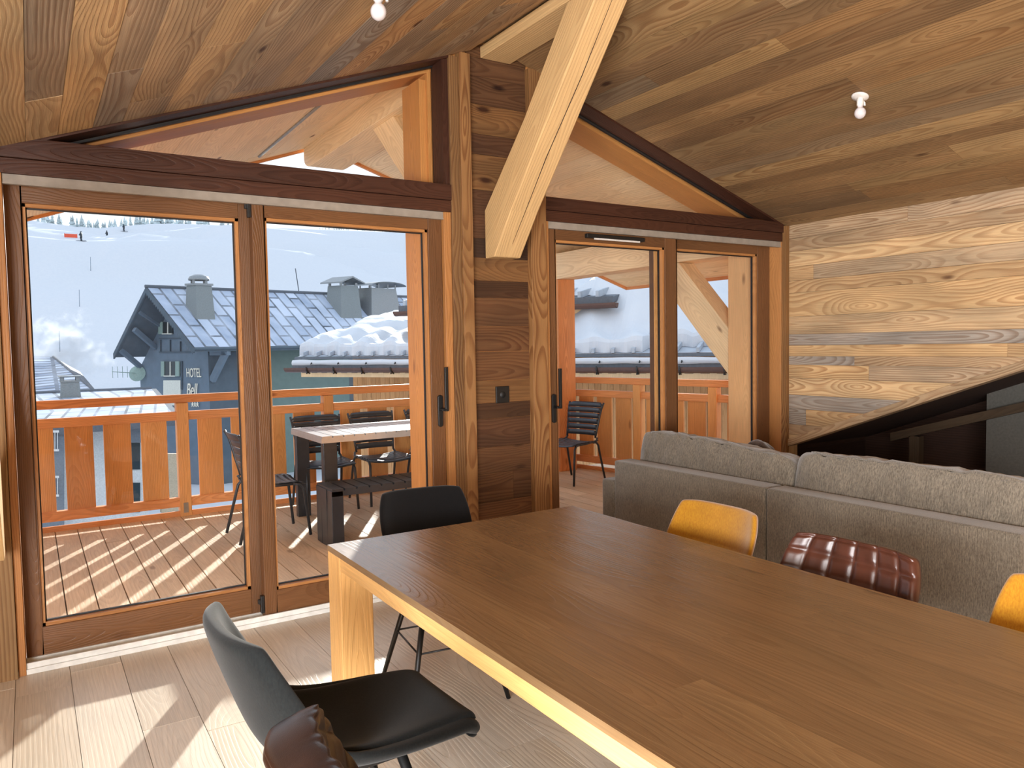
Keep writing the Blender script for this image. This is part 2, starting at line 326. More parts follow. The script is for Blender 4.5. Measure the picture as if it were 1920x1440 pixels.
#--STRUCTURE--
# ================================================================== SETTING: room shell
Y0 = 4.15                      # inner face of the glazed gable wall
XR = 5.345                     # right wall
RX, RZ = 2.53, 3.364           # ridge
def zl(x): return 2.451 + .361 * x
def zr(x): return 2.456 + .328 * (5.297 - x)
XB, XLW = -4.6, -1.62          # back of the room (y), left wall (x)
# floor: pale oak planks running towards the glazing
fb = boards([(XB, XLW), (Y0 + .05, XLW), (Y0 + .05, 6.8), (XB, 6.8)], lambda u, v: (v, u, 0), (0, 0, 1), (.215, .215), (1.0, 1.5), .012, .0012, [XLW + .003 + .215 * k for k in range(41)], 3)
fb.box(XLW, 6.8, XB, Y0 + .2, -.2, -.011, rnd=(.1, .1))
struct('floor', fb, MFLR)
# ceiling: old boards along the ridge, both slopes
SL = math.hypot(1, .361); SRr = math.hypot(1, .328)
c1 = boards([(XB, XLW), (Y0 - .005, XLW), (Y0 - .005, 2.365), (XB, 2.365)], lambda u, v: (v, u, zl(v)), (.361, 0, -1), (.12, .2), (3.2, 5.5), .028, .001, None, 11)
c1.prism([(2.36, XB, zl(2.36) + .03), (RX, XB, RZ + .03), (RX, XB, RZ + .06), (2.36, XB, zl(2.36) + .06)], (0, Y0 - XB, 0), (0, 1, 0))
c2 = boards([(XB, RX), (Y0 - .005, RX), (Y0 - .005, XR + .02), (XB, XR + .02)], lambda u, v: (v, u, zr(v)), (-.328, 0, -1), (.11, .19), (3.4, 6.0), .028, .001, None, 12)
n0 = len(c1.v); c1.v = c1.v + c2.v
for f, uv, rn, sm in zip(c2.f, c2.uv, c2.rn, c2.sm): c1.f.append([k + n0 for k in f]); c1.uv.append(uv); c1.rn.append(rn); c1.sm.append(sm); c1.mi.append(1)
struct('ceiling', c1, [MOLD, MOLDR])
# the roof itself, carried out over the balcony (pale boarded soffit below)
rf = MB(); VY = 7.5
def soff(x): return (2.451 + .361 * x if x < RX else 2.456 + .328 * (5.297 - x)) + .15
ex0, ex1 = -2.3, 6.52
rf.prism([(ex0, XB - .3, soff(ex0)), (RX, XB - .3, RZ + .15), (RX, XB - .3, RZ + .42), (ex0, XB - .3, soff(ex0) + .27)], (0, VY - .03 - XB + .3, 0), (0, 1, 0), (.2, .3))
rf.prism([(RX, XB - .3, RZ + .15), (ex1, XB - .3, soff(ex1)), (ex1, XB - .3, soff(ex1) + .27), (RX, XB - .3, RZ + .42)], (0, VY - .03 - XB + .3, 0), (0, 1, 0), (.7, .6))
rfo = struct('roof', rf, MSOF)
so1 = boards([(4.62, ex0), (VY - .02, ex0), (VY - .02, RX), (4.62, RX)], lambda u, v: (v, u, soff(v) - .004), (.361, 0, -1), (.19, .22), (1.5, 3.2), .003, .001, None, 21)
so2 = boards([(4.62, RX), (VY - .02, RX), (VY - .02, ex1), (4.62, ex1)], lambda u, v: (v, u, soff(v) - .004), (-.328, 0, -1), (.19, .22), (1.5, 3.2), .003, .001, None, 22)
so1.build('soffit_boards', MSOF, rfo); so2.build('soffit_boards', MSOF, rfo)
vb = MB()
vb.prism([(ex0, VY - .03, soff(ex0) - .03), (RX, VY - .03, RZ + .12), (RX, VY - .03, RZ + .42), (ex0, VY - .03, soff(ex0) + .27)], (0, .04, 0), (1, 0, .36))
vb.prism([(RX, VY - .03, RZ + .12), (ex1, VY - .03, soff(ex1) - .03), (ex1, VY - .03, soff(ex1) + .27), (RX, VY - .03, RZ + .42)], (0, .04, 0), (1, 0, -.33))
vb.box(ex1 - .03, ex1, 4.4, VY - .03, soff(ex1) - .03, soff(ex1) + .25)
vb.build('verge_board', MEXR, rfo)
lc = MB(); lc.tube([(1.86, 4.8, soff(1.86) - .012), (1.86, 7.2, soff(1.86) - .012)], .012, 8); lc.build('lamp_cable', plain('grey_cable', '#8d8a84', .5), rfo)

# wall_front: solid parts of the glazed wall
wf = MB()
wf.box(-1.62, -.10, 4.19, 4.62, -.2, 2.47); wf.box(2.215, 2.94, 4.19, 4.37, -.2, 3.14); wf.box(2.12, 2.975, 4.37, 4.62, -.2, 3.16)
wf.prism([(2.2, 4.19, 3.1), (2.94, 4.19, 3.1), (2.94, 4.19, zr(2.94) + .12), (RX, 4.19, RZ + .12), (2.2, 4.19, zl(2.2) + .12)], (0, .43, 0))
wf.box(5.345, 6.85, 4.36, 4.62, -.2, 2.30)
wf.box(-1.62, 2.215, 4.23, 4.62, 2.335, 2.49); wf.box(2.94, 6.85, 4.23, 4.62, 2.335, 2.49)
wfo = struct('wall_front', wf, MJAMB)
# gable infill above the glazing line, out to the soffit
gi = MB()
gi.prism([(-1.62, 4.36, zl(-1.62) - .03), (2.2, 4.36, zl(2.2) - .03), (2.2, 4.36, zl(2.2) + .16), (-1.62, 4.36, zl(-1.62) + .16)], (0, .26, 0), (1, 0, .361))
gi.prism([(2.9, 4.36, zr(2.9) - .03), (6.5, 4.36, zr(6.5) - .03), (6.5, 4.36, zr(6.5) + .16), (2.9, 4.36, zr(2.9) + .16)], (0, .26, 0), (1, 0, -.328))
gi.build('reveal_rafter', MJAMB, wfo)
pc = boards([(2.35, 0), (2.79, 0), (2.79, zr(2.79) + .02), (RX, RZ + .03), (2.35, zl(2.35) + .03)], lambda u, v: (u, 4.178, v), (0, -1, 0), (.1, .19), (11, 12), .02, .001, None, 5, [.05, .25, .62, .35, .15, .8, .45, .95])
pc.build('pier_boards', MPIL, wfo)
# rough board left of the door, and the boards in the nook
rb = MB(); rb.box(-.6, -.102, 4.13, 4.19, 0, 2.40); rb.build('rough_side_board', MOLDR, wfo)
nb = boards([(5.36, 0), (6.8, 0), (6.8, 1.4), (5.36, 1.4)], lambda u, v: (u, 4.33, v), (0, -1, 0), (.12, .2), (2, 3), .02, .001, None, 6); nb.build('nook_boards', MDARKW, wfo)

tr = MB(); tr.box(5.36, 5.56, 4.20, 4.318, 0, 1.2); struct('trim_9', tr, MOLD)
# trims: vertical boards at the pier, header, gable casings, right corner strip
t1 = MB(); t1.box(2.278, 2.352, 4.13, 4.186, 0, zl(2.31) - .005, rnd=(.5, .35)); t1.box(2.215, 2.278, 4.148, 4.186, 0, zl(2.24) - .005, rnd=(.9, .2)); struct('trim_1', t1, MTRM, bevel=.003)
t2 = MB(); t2.box(2.785, 2.905, 4.13, 4.186, 0, zr(2.84) + .01, rnd=(.5, .71)); struct('trim_2', t2, MTRM, bevel=.003)
t3 = MB(); t3.box(-.6, 2.215, 4.145, 4.24, 2.385, 2.478, rnd=(.3, .45)); t3.box(-.6, 2.215, 4.155, 4.24, 2.314, 2.383, rnd=(.8, .9))
struct('trim_3', t3, MHDR, bevel=.002)
t4 = MB(); t4.box(2.905, XR, 4.145, 4.24, 2.385, 2.470, rnd=(.2, .55)); t4.box(2.905, XR, 4.155, 4.24, 2.314, 2.383, rnd=(.9, .8)); struct('trim_4', t4, MHDR, bevel=.002)
t5 = MB()   # casing under the left ceiling slope and beside the pier
t5.prism([(.06, 4.15, zl(.06) - .012), (2.215, 4.15, zl(2.215) - .012), (2.215, 4.15, zl(2.215) + .03), (.06, 4.15, zl(.06) + .03)], (0, .15, 0), (1, 0, .361))
t5.box(2.175, 2.215, 4.165, 4.30, 2.478, zl(2.2) - .012); struct('trim_5', t5, MHDR)
t6 = MB()
t6.prism([(2.905, 4.15, zr(2.905) - .012), (5.3, 4.15, zr(5.3) - .012), (5.3, 4.15, zr(5.3) + .03), (2.905, 4.15, zr(2.905) + .03)], (0, .15, 0), (1, 0, -.328))
struct('trim_6', t6, MHDR)
t7 = MB(); t7.box(5.305, XR, 4.12, 4.165, 0, 2.44); struct('trim_7', t7, MTRM)

# wall_right: old boards, cut off below by the raking edge over the nook
RK = .378
def rk(y): return .66 + RK * (4.145 - y)
YE = .55
edges = [.5, .60, .715, .80, .93, 1.045, 1.185, 1.295, 1.365, 1.455, 1.545, 1.69, 1.885, 1.985, 2.10, 2.225, 2.33, 2.47]
wrp = boards([(4.145, rk(4.145)), (4.145, 2.46), (YE, 2.46), (YE, rk(YE))], lambda u, v: (XR, u, v), (-1, 0, 0), (.1, .2), (6, 9), .02, .001, edges, 8, [.9, .35, .72, .1, .55, .28, .64, .82, .42])
wrp.prism([(XR + .03, 4.15, rk(4.15)), (XR + .03, 4.15, 2.6), (XR + .03, YE, 2.6), (XR + .03, YE, rk(YE))], (.07, 0, 0), (0, 1, 0), (.4, .4))
wrp.box(XR, XR + .1, XB, YE, 0, 2.6, rnd=(.5, .5))
wro = struct('wall_right', wrp, MOLD)
t8 = MB(); t8.prism([(XR - .012, 4.14, rk(4.14) + .004), (XR - .012, YE, rk(YE) + .004), (XR - .012, YE, rk(YE) - .055), (XR - .012, 4.14, rk(4.14) - .055)], (.11, 0, 0), (0, 1, -RK), (.15, .7)); struct('trim_8', t8, MOLD)
# the nook under the stair
nk = MB()
nk.prism([(XR + .1, 4.3, rk(4.3) - .035), (XR + .1, YE, rk(YE) - .035), (XR + .1, YE, rk(YE) + .02), (XR + .1, 4.3, rk(4.3) + .02)], (1.42, 0, -.0), (0, 1, -RK), (.2, .2))
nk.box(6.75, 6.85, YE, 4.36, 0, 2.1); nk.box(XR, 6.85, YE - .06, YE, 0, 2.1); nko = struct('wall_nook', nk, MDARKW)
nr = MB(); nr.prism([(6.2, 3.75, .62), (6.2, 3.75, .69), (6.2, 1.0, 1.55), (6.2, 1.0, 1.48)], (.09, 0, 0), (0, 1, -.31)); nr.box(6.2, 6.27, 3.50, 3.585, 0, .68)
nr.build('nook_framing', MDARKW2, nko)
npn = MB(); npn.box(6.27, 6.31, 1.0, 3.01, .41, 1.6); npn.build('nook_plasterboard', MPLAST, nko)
# left and back walls with their windows (behind the photographer)
wl_ = MB(); lz = zl(XLW)
wl_.box(XLW - .2, XLW, XB - .2, -4.1, 0, lz + .1); wl_.box(XLW - .2, XLW, .6, 4.19, 0, lz + .1); wl_.box(XLW - .2, XLW, -4.1, .6, 0, .42); wl_.box(XLW - .2, XLW, -4.1, .6, 1.83, lz + .1)
struct('wall_left', wl_, MOLD)
wbk = MB(); wbk.prism([(XLW - .2, XB - .2, 0), (6.85, XB - .2, 0), (6.85, XB - .2, 2.2), (RX, XB - .2, 3.5), (XLW - .2, XB - .2, lz + .1)], (0, .2, 0), (1, 0, 0)); struct('wall_back', wbk, MOLD)
wi = MB()
for k in range(4): wi.box(XLW - .10, XLW - .04, -4.1 + k * 1.547, -4.04 + k * 1.547, .42, 1.83)
wi.box(XLW - .10, XLW - .04, -4.1, .6, .42, .48); wi.box(XLW - .10, XLW - .04, -4.1, .6, 1.77, 1.83)
struct('window_3', wi, MSASH)

# ------------------------------------------------------------------ gable windows
def gable(name, poly, y, tint):
    g = thing(name, None, None, (0, 0, 0), 0, None, 'structure')
    n = len(poly); c = Vector((sum(p[0] for p in poly) / n, sum(p[1] for p in poly) / n)); fr = MB()
    P = [Vector(p) for p in poly]
    def inset(d):
        out = []
        for i in range(n):
            a, b, cc = P[i - 1], P[i], P[(i + 1) % n]; d1 = (b - a).normalized(); d2 = (cc - b).normalized(); n1 = Vector((-d1.y, d1.x)); n2 = Vector((-d2.y, d2.x))
            k = (n1 + n2) / (1 + n1.dot(n2)); out.append(b + k * d)
        return out
    def ring(mb, A, B, y0, y1):
        for i in range(n):
            j = (i + 1) % n
            mb.prism([(A[i].x, y0, A[i].y), (A[j].x, y0, A[j].y), (B[j].x, y0, B[j].y), (B[i].x, y0, B[i].y)], (0, y1 - y0, 0), (A[j].x - A[i].x, 0, A[j].y - A[i].y))
    ring(fr, P, inset(.012), y - .015, y + .015); fr.build('gasket', MGASK, g)
    gl = MB(); gl.face([(p.x, y, p.y) for p in P]); gl.build('glass_pane', MGLASS, g)
    o2 = MB(); A = inset(.0); B = inset(.10)
    for i in range(1, n):      # outer reveal boards on the upper sides only
        j = (i + 1) % n
        o2.prism([(A[i].x, y + .05, A[i].y), (A[j].x, y + .05, A[j].y), (A[j].x + (B[j].x - A[j].x) * .25, y + .05, A[j].y + (B[j].y - A[j].y) * .25), (A[i].x + (B[i].x - A[i].x) * .25, y + .05, A[i].y + (B[i].y - A[i].y) * .25)], (0, .27, 0), (A[j].x - A[i].x, 0, A[j].y - A[i].y))
    o2.build('outer_reveal', MJAMB, g)
    return g
gable('window_1', [(.16, 2.492), (2.19, 2.492), (2.19, zl(2.19) - .008)], 4.3, None)
gable('window_2', [(2.93, 2.488), (5.17, 2.488), (2.93, zr(2.93) - .008)], 4.3, None)

# ------------------------------------------------------------------ sliding doors
def sash(par, x0, x1, z0, z1, gx0, gx1, gz0, gz1, y0, y1, name='sash'):
    s = MB()
    s.box(x0, gx0, y0, y1, z0, z1); s.box(gx1, x1, y0, y1, z0, z1); s.box(gx0, gx1, y0, y1, z0, gz0); s.box(gx0, gx1, y0, y1, gz1, z1)
    so_ = s.build(name, MSASH, par, bevel=.003)
    b = MB(); w = .016; yb = y0 + .012
    b.box(gx0, gx0 + w, yb, y1 - .004, gz0, gz1); b.box(gx1 - w, gx1, yb, y1 - .004, gz0, gz1); b.box(gx0, gx1, yb, y1 - .004, gz0, gz0 + w); b.box(gx0, gx1, yb, y1 - .004, gz1 - w, gz1)
    b.build('glazing_bead', MFRM, so_)
    k = MB(); yg = (y0 + y1) / 2 + .012; q = .006
    for a in ((gx0 + w, gx0 + w + q, gz0 + w, gz1 - w), (gx1 - w - q, gx1 - w, gz0 + w, gz1 - w), (gx0 + w, gx1 - w, gz0 + w, gz0 + w + q), (gx0 + w, gx1 - w, gz1 - w - q, gz1 - w)): k.box(a[0], a[1], yg - .004, yg + .012, a[2], a[3])
    k.build('gasket', MGASK, so_)
    g = MB(); g.face([(gx0 + w, yg, gz0 + w), (gx1 - w, yg, gz0 + w), (gx1 - w, yg, gz1 - w), (gx0 + w, yg, gz1 - w)]); g.build('glass_pane', MGLASS, so_)
    return so_
def handle(par, x, z, sx):
    h = MB(); y = 4.193
    prof = []
    for k in range(24):
        a = 2 * math.pi * k / 24; cx = .0165 * math.cos(a); cz = .0165 * math.sin(a) + (.082 if math.sin(a) >= 0 else -.082); prof.append((x + cx, y, z + cz))
    h.prism(prof, (0, -.014, 0)); o = h.build('handle', MBLK, par, bevel=.003); o['label'] = 'black lift handle'
    g = MB(); g.tube([(x, y - .012, z + .01), (x, y - .05, z + .01)], .009, 10); xx = x + sx * .022
    g.tube([(x - sx * .01, y - .052, z + .01), (xx, y - .052, z + .01)], .009, 10); g.box(xx - .011, xx + .011, y - .06, y - .044, z + .0, z + .27); g.build('grip', MBLK, o, bevel=.003)
def guide(par, x, z0, z1, y):
    g = MB(); g.box(x, x + .018, y - .03, y, z0, z1); g.box(x - .012, x + .006, y - .022, y - .002, z1 - .045, z1 - .02); g.build('guide_block', MBLK, par, bevel=.002)
d1 = thing('door_1', None, None, (0, 0, 0), 0, None, 'structure')
f = MB(); f.box(-.10, -.07, 4.155, 4.40, .0, 2.314); f.box(2.168, 2.215, 4.165, 4.38, 0, 2.314); f.box(-.07, 2.168, 4.21, 4.38, 2.30, 2.335); f.build('frame', MFRM, d1, bevel=.002)
sash(d1, -.068, 1.095, .03, 2.30, .0, .985, .175, 2.205, 4.28, 4.345, 'fixed_sash')
s1 = sash(d1, 1.035, 2.165, .025, 2.30, 1.098, 2.073, .172, 2.205, 4.195, 4.265, 'sliding_sash')
handle(s1, 2.126, 1.10, 1); guide(s1, 1.012, .06, .155, 4.215); guide(s1, 1.012, 2.2, 2.29, 4.215)
f = MB(); f.box(-.068, 2.166, 4.17, 4.19, 2.274, 2.313); f.box(-.068, 2.166, 4.165, 4.192, 2.268, 2.274); f.build('head_strip', MALU, d1)
f = MB(); f.box(-.102, 2.21, 4.160, 4.40, .0005, .024)
for y in (4.172, 4.19, 4.27): f.box(-.102 + .03, 2.19, y, y + .010, .022, .05 if y < 4.18 else .04)
f.build('track', MTRACK, d1)
d2 = thing('door_2', None, None, (0, 0, 0), 0, None, 'structure')
f = MB(); f.box(2.905, 2.945, 4.165, 4.40, 0, 2.314); f.box(5.30, 5.345, 4.165, 4.36, 0, 2.314); f.box(2.945, 5.30, 4.21, 4.38, 2.30, 2.335); f.build('frame', MFRM, d2, bevel=.002)
sash(d2, 4.0, 5.298, .03, 2.30, 4.225, 5.15, .175, 2.215, 4.28, 4.345, 'fixed_sash')
cl = MB(); cl.box(3.985, 4.10, 4.272, 4.279, .03, 2.30); cl.build('stile_cladding', MEXT, d2)
s2 = sash(d2, 2.948, 4.134, .025, 2.30, 3.018, 4.022, .172, 2.20, 4.195, 4.265, 'sliding_sash')
handle(s2, 2.985, 1.065, 1)
v = MB(); v.box(3.27, 3.80, 4.165, 4.197, 2.225, 2.255); vo_ = v.build('trickle_vent', MBLK, s2, bevel=.006); v = MB(); v.box(3.33, 3.745, 4.158, 4.166, 2.215, 2.226); v.build('vent_slot', MWHITE, vo_)
f = MB(); f.box(2.945, 5.30, 4.17, 4.19, 2.274, 2.313); f.box(2.945, 5.30, 4.165, 4.192, 2.268, 2.274); f.build('head_strip', MALU, d2)
f = MB(); f.box(2.905, 5.345, 4.160, 4.40, .0005, .024)
for y in (4.172, 4.19, 4.27): f.box(2.93, 5.3, y, y + .010, .022, .045)
f.build('track', MTRACK, d2)

# ------------------------------------------------------------------ timbers inside
m = MB(); m.prism([(2.455, XB + .02, 3.288), (2.675, XB + .02, 3.288), (2.675, XB + .02, zr(2.675) + .02), (RX, XB + .02, RZ + .02), (2.455, XB + .02, zl(2.455) + .02)], (0, Y0 + .02 - XB, 0), (0, 1, 0), (.6, .5))
tag(m.build('ridge_beam', MPINE, bevel=.004), 'pale planed ridge beam running along the top of the ceiling', 'beam')
m = MB(); pr = [(4.168, 2.045), (4.06, 2.045), (3.86, 2.30), (3.45, 2.76), (3.0, 3.27), (3.0, 3.287), (3.276, 3.287), (3.70, 2.80), (3.735, 2.765), (4.168, 2.345)]
m.prism([(2.458, y, z) for y, z in pr], (.195, 0, 0), (0, -.68, .73), (.4, .62))
br = tag(m.build('timber_brace', MPINE, bevel=.006), 'thick pale timber brace rising from the pier between the doors to the ridge', 'brace')
ck = MB(); nn = Vector((0, -.73, -.68))
pts = [(2.555, 4.0, 2.10), (2.56, 3.8, 2.36), (2.553, 3.62, 2.565), (2.566, 3.3, 2.93), (2.56, 3.02, 3.24)]
def on_brace(p):  # lie the crack on the lower face
    best = None
    for (y0, z0), (y1, z1) in zip(pr[1:5], pr[2:5]):
        if y1 <= p[1] <= y0: tt = (y0 - p[1]) / (y0 - y1); return Vector((p[0], p[1], z0 + (z1 - z0) * tt))
    return Vector(p)
ck.tube([on_brace(p) for p in pts], [.001, .0022, .003, .0028, .0015], 6); ck.build('drying_crack', MDARKW, br)
# tip of another brace at the left edge
m = MB(); m.prism([(-.16, 3.95, .60), (-.16, 4.128, .60), (-.16, 4.128, .93), (-.16, 2.70, 2.36), (-.16, 2.45, 2.27)], (.035, 0, 0), (0, -.7, .7), (.4, .3))
tag(m.build('timber_brace', MPINE, bevel=.004), 'pale timber end showing at the left edge beside the rough side board', 'brace')

# ------------------------------------------------------------------ bulbs, socket
def bare_bulb(p, nrm, label, drop):
    r = thing('bare_bulb', label, 'light', p, 0, 'bare ceiling bulbs')
    n = Vector(nrm).normalized(); a = MB(); a.lathe([(0, 0), (.045, 0), (.047, .004), (.044, .010), (.02, .014), (0, .014)], (0, 0, 0), n, 32); a.build('ceiling_rose', MWHITE, r)
    b = MB(); b.lathe([(.0, 0), (.017, .0), (.018, .02), (.018, .045), (.0, .045)], (0, 0, -.008), (0, 0, -1), 20); b.tube([(.012, 0, -.02), (.034, -.005, -.035), (.034, -.005, -.05)], .006, 8); b.build('socket', MWHITE, r)
    c = MB(); pr_ = [(.013, .045), (.015, .052)] + [(.031 * math.sin(.45 + (math.pi - .45) * k / 12), .09 - .033 * math.cos(.45 + (math.pi - .45) * k / 12)) for k in range(13)]
    c.lathe(pr_, (0, 0, -.004), (0, 0, -1), 24); c.build('bulb', MBULB, r)
bare_bulb((4.03, 2.632, zr(4.03) - .002), (-.328, 0, -1), 'bare white bulb on the right slope of the board ceiling', .12)
bare_bulb((1.19, 2.79, zl(1.19) - .002), (.361, 0, -1), 'bare white bulb on the left ceiling slope, cut by the top of the photo', .12)
ws_ = thing('wall_socket', 'black square socket on the board pier between the doors', 'socket', (2.567, 4.176, 1.18))
a = MB(); a.box(-.05, .05, -.012, 0, -.054, .054); a.build('plate', MBLK, ws_, bevel=.004)
a = MB(); a.lathe([(.0, .004), (.018, .004), (.02, 0.0), (.022, 0)], (0, -.0125, 0), (0, -1, 0), 20); a.build('outlet', MGASK, ws_)
#--BALCONY--
# ================================================================== BALCONY
dk = boards([(4.36, -2.3), (7.40, -2.3), (7.40, 6.3), (4.36, 6.3)], lambda u, v: (v, u, 0), (0, 0, 1), (.1625, .1625), (3.2, 5.0), .03, .0035, [-2.3 - .0125 + .1625 * k for k in range(55)], 31)
dk.box(-2.3, 6.3, 4.36, 7.45, -.25, -.06, rnd=(.3, .3)); struct('deck', dk, MDECK)
YR = 7.43
def railing(name, label, length, loc, rz, posts, x0):
    """runs along local +x from x0"""
    r = thing(name, label, 'railing', loc, rz)
    a = MB(); a.box(x0, length, -.04, .05, 1.028, 1.10); a.build('top_rail', MEXR, r, bevel=.004)
    a = MB(); a.box(x0, length, -.035, .03, .87, .948); a.build('middle_rail', MEXR, r, bevel=.004)
    a = MB(); a.box(x0, length, -.035, .03, .083, .166); a.build('bottom_rail', MEXR, r, bevel=.004)
    a = MB(); a.box(x0, length, -.045, -.015, -.12, .045); a.build('skirting', MEXR, r, bevel=.004)
    for p in posts:
        a = MB(); a.box(p, p + .10, -.055, .045, -.12, 1.026, (0, 0, 1)); po = a.build('post', MEXT, r, bevel=.004)
        b = MB(); b.box(p + .03, p + .07, -.059, -.054, .03, .12); b.build('fixing_plate', MALU, po)
    ends = [x0] + sorted(posts) + [length]
    for i in range(len(ends) - 1):
        a0 = ends[i] + (.10 if i else 0.0); b0 = ends[i + 1]
        n = int((b0 - a0) / .305 + .35)
        if n < 1: continue
        g = (b0 - a0 - n * .212) / (n + 1)
        if g < .01: continue
        for k in range(n):
            bx = a0 + g + k * (.212 + g); m = MB(); m.box(bx, bx + .212, -.012, .014, .16, .88, (0, 0, 1)); m.build('board', MEXT, r, bevel=.003)
    return r
PX = 1.10
railing('balcony_railing', 'long orange larch railing of wide boards along the front of the balcony', 5.56, (0, YR, 0), 0, [-1.59, -.245, 1.10, 2.455, 3.81, 5.165], -2.25)
A = Vector((5.56, YR, 0)); B = Vector((6.18, 4.66, 0)); dv = B - A
railing('balcony_railing', 'short orange larch railing closing the right end of the balcony', dv.length, A, math.atan2(dv.y, dv.x), [.95, 1.9, 2.72], .07)
# timbers carrying the roof outside
def round_end(x0, x1, ytip, ztop, zbot, yback):
    """side view of a beam with a rounded nose"""
    pts = [(yback, zbot)] + [(ytip - .22 + .22 * math.sin(a), zbot + .10 - .10 * math.cos(a)) for a in [k * math.pi / 2 / 6 for k in range(7)]] + [(ytip, ztop), (yback, ztop)]
    return pts
m = MB(); m.prism([(2.345, y, z) for y, z in round_end(0, 0, 7.42, 3.44, 3.235, 4.60)], (.34, 0, 0), (0, 1, 0)); m.prism([(2.345, 4.6, 3.43), (2.685, 4.6, 3.43), (2.685, 4.6, soff(2.685)), (RX, 4.6, RZ + .15), (2.345, 4.6, soff(2.345))], (0, 2.82, 0), (0, 1, 0)); orb = tag(m.build('outer_ridge_beam', MSOF, bevel=.004), 'big spruce ridge beam under the roof point outside the left gable window', 'beam')
m = MB(); m.prism([(2.40, 4.60, 2.18), (2.40, 4.60, 2.50), (2.40, 5.40, 3.237), (2.40, 5.80, 3.237)], (.24, 0, 0), (0, .7, .7)); tag(m.build('outer_ridge_strut', MSOF, bevel=.004), 'slanting spruce strut under the ridge beam seen through the left gable window', 'strut')
def side_purlin(x0, x1, label):
    zt = min(soff(x0), soff(x1)) - .008
    m = MB(); m.prism([(x0, y, z) for y, z in round_end(0, 0, 7.44, zt, 2.25, 4.63)], (x1 - x0, 0, 0), (0, 1, 0)); return tag(m.build('eaves_purlin', MSOF, bevel=.004), label, 'beam')
side_purlin(5.205, 5.46, 'pale purlin running outward over the right end of the balcony')
lp = side_purlin(-.40, -.03, 'purlin whose dark end cap shows in the top left corner of the left door glass')
m = MB(); m.prism([(-.41, 7.45, 2.605), (.05, 7.45, 2.605), (.118, 7.45, 2.648), (.105, 7.45, 2.69), (-.41, 7.45, 2.69)], (0, .03, 0)); m.build('end_cap', MGUT, lp)
def strut(x0, x1, label):
    m = MB(); m.prism([(x0, 4.655, 1.20), (x0, 4.655, 1.61), (x0, 5.26, 2.247), (x0, 5.65, 2.247)], (x1 - x0, 0, 0), (0, .7, .7)); tag(m.build('purlin_strut', MSOF, bevel=.005), label, 'strut')
strut(5.215, 5.42, 'slanting timber strut seen through the right door below the purlin')
m = MB(); m.box(5.20, 5.45, 4.365, 4.645, -.1, 2.248, (0, 0, 1)); tag(m.build('wall_post', MPOST, bevel=.004), 'broad oiled larch post standing outside the right edge of the right door', 'post')
m = MB(); m.box(5.215, 5.455, 7.20, 7.355, 0, 2.249, (0, 0, 1)); tag(m.build('corner_post', MEXR, bevel=.004), 'reddish post at the far balcony corner at the left edge of the right door glass', 'post')

# ------------------------------------------------------------------ outdoor furniture
def slats(m, x0, x1, y0, y1, z0, z1, n, gap=.006):
    w = (x1 - x0) / n
    for k in range(n): m.box(x0 + k * w + gap / 2, x0 + (k + 1) * w - gap / 2, y0, y1, z0, z1, (0, 1, 0))
ot = thing('outdoor_table', 'grey slatted metal table standing on the balcony deck', 'table', (2.83, 6.36, 0))
m = MB(); slats(m, -.88, .88, -.42, .42, .775, .79, 19, .010); m.box(-.865, .865, -.405, .405, .764, .774); m.box(-.88, .88, -.42, -.405, .735, .775); m.box(-.88, .88, .405, .42, .735, .775); m.box(-.88, -.865, -.405, .405, .735, .775); m.box(.865, .88, -.405, .405, .735, .775)
m.build('tabletop', MODT, ot)
for sx in (-1, 1):
    for sy in (-1, 1):
        m = MB(); m.box(sx * .86, sx * .745, sy * .40, sy * .335, 0.0, .774); m.build('leg', MODG, ot, bevel=.004)
be = thing('outdoor_bench', 'anthracite slatted metal bench standing in front of the outdoor table', 'bench', (2.59, 5.62, 0))
m = MB(); slats(m, -.74, .74, -.18, .18, .435, .45, 15, .014); m.box(-.73, .73, -.165, .165, .425, .434); m.box(-.74, .74, -.18, -.165, .395, .435); m.box(-.74, .74, .165, .18, .395, .435); m.build('seat', MODG, be)
for sx in (-1, 1):
    m = MB(); xa, xb = sx * .74, sx * .65
    m.box(xa, xb, -.18, -.06, 0, .434, (0, 0, 1)); m.box(xa, xb, .06, .18, 0, .434, (0, 0, 1)); m.box(xa, xa - sx * .012, -.06, .06, .0, .434, (0, 0, 1)); m.build('leg', MODG, be, bevel=.003)
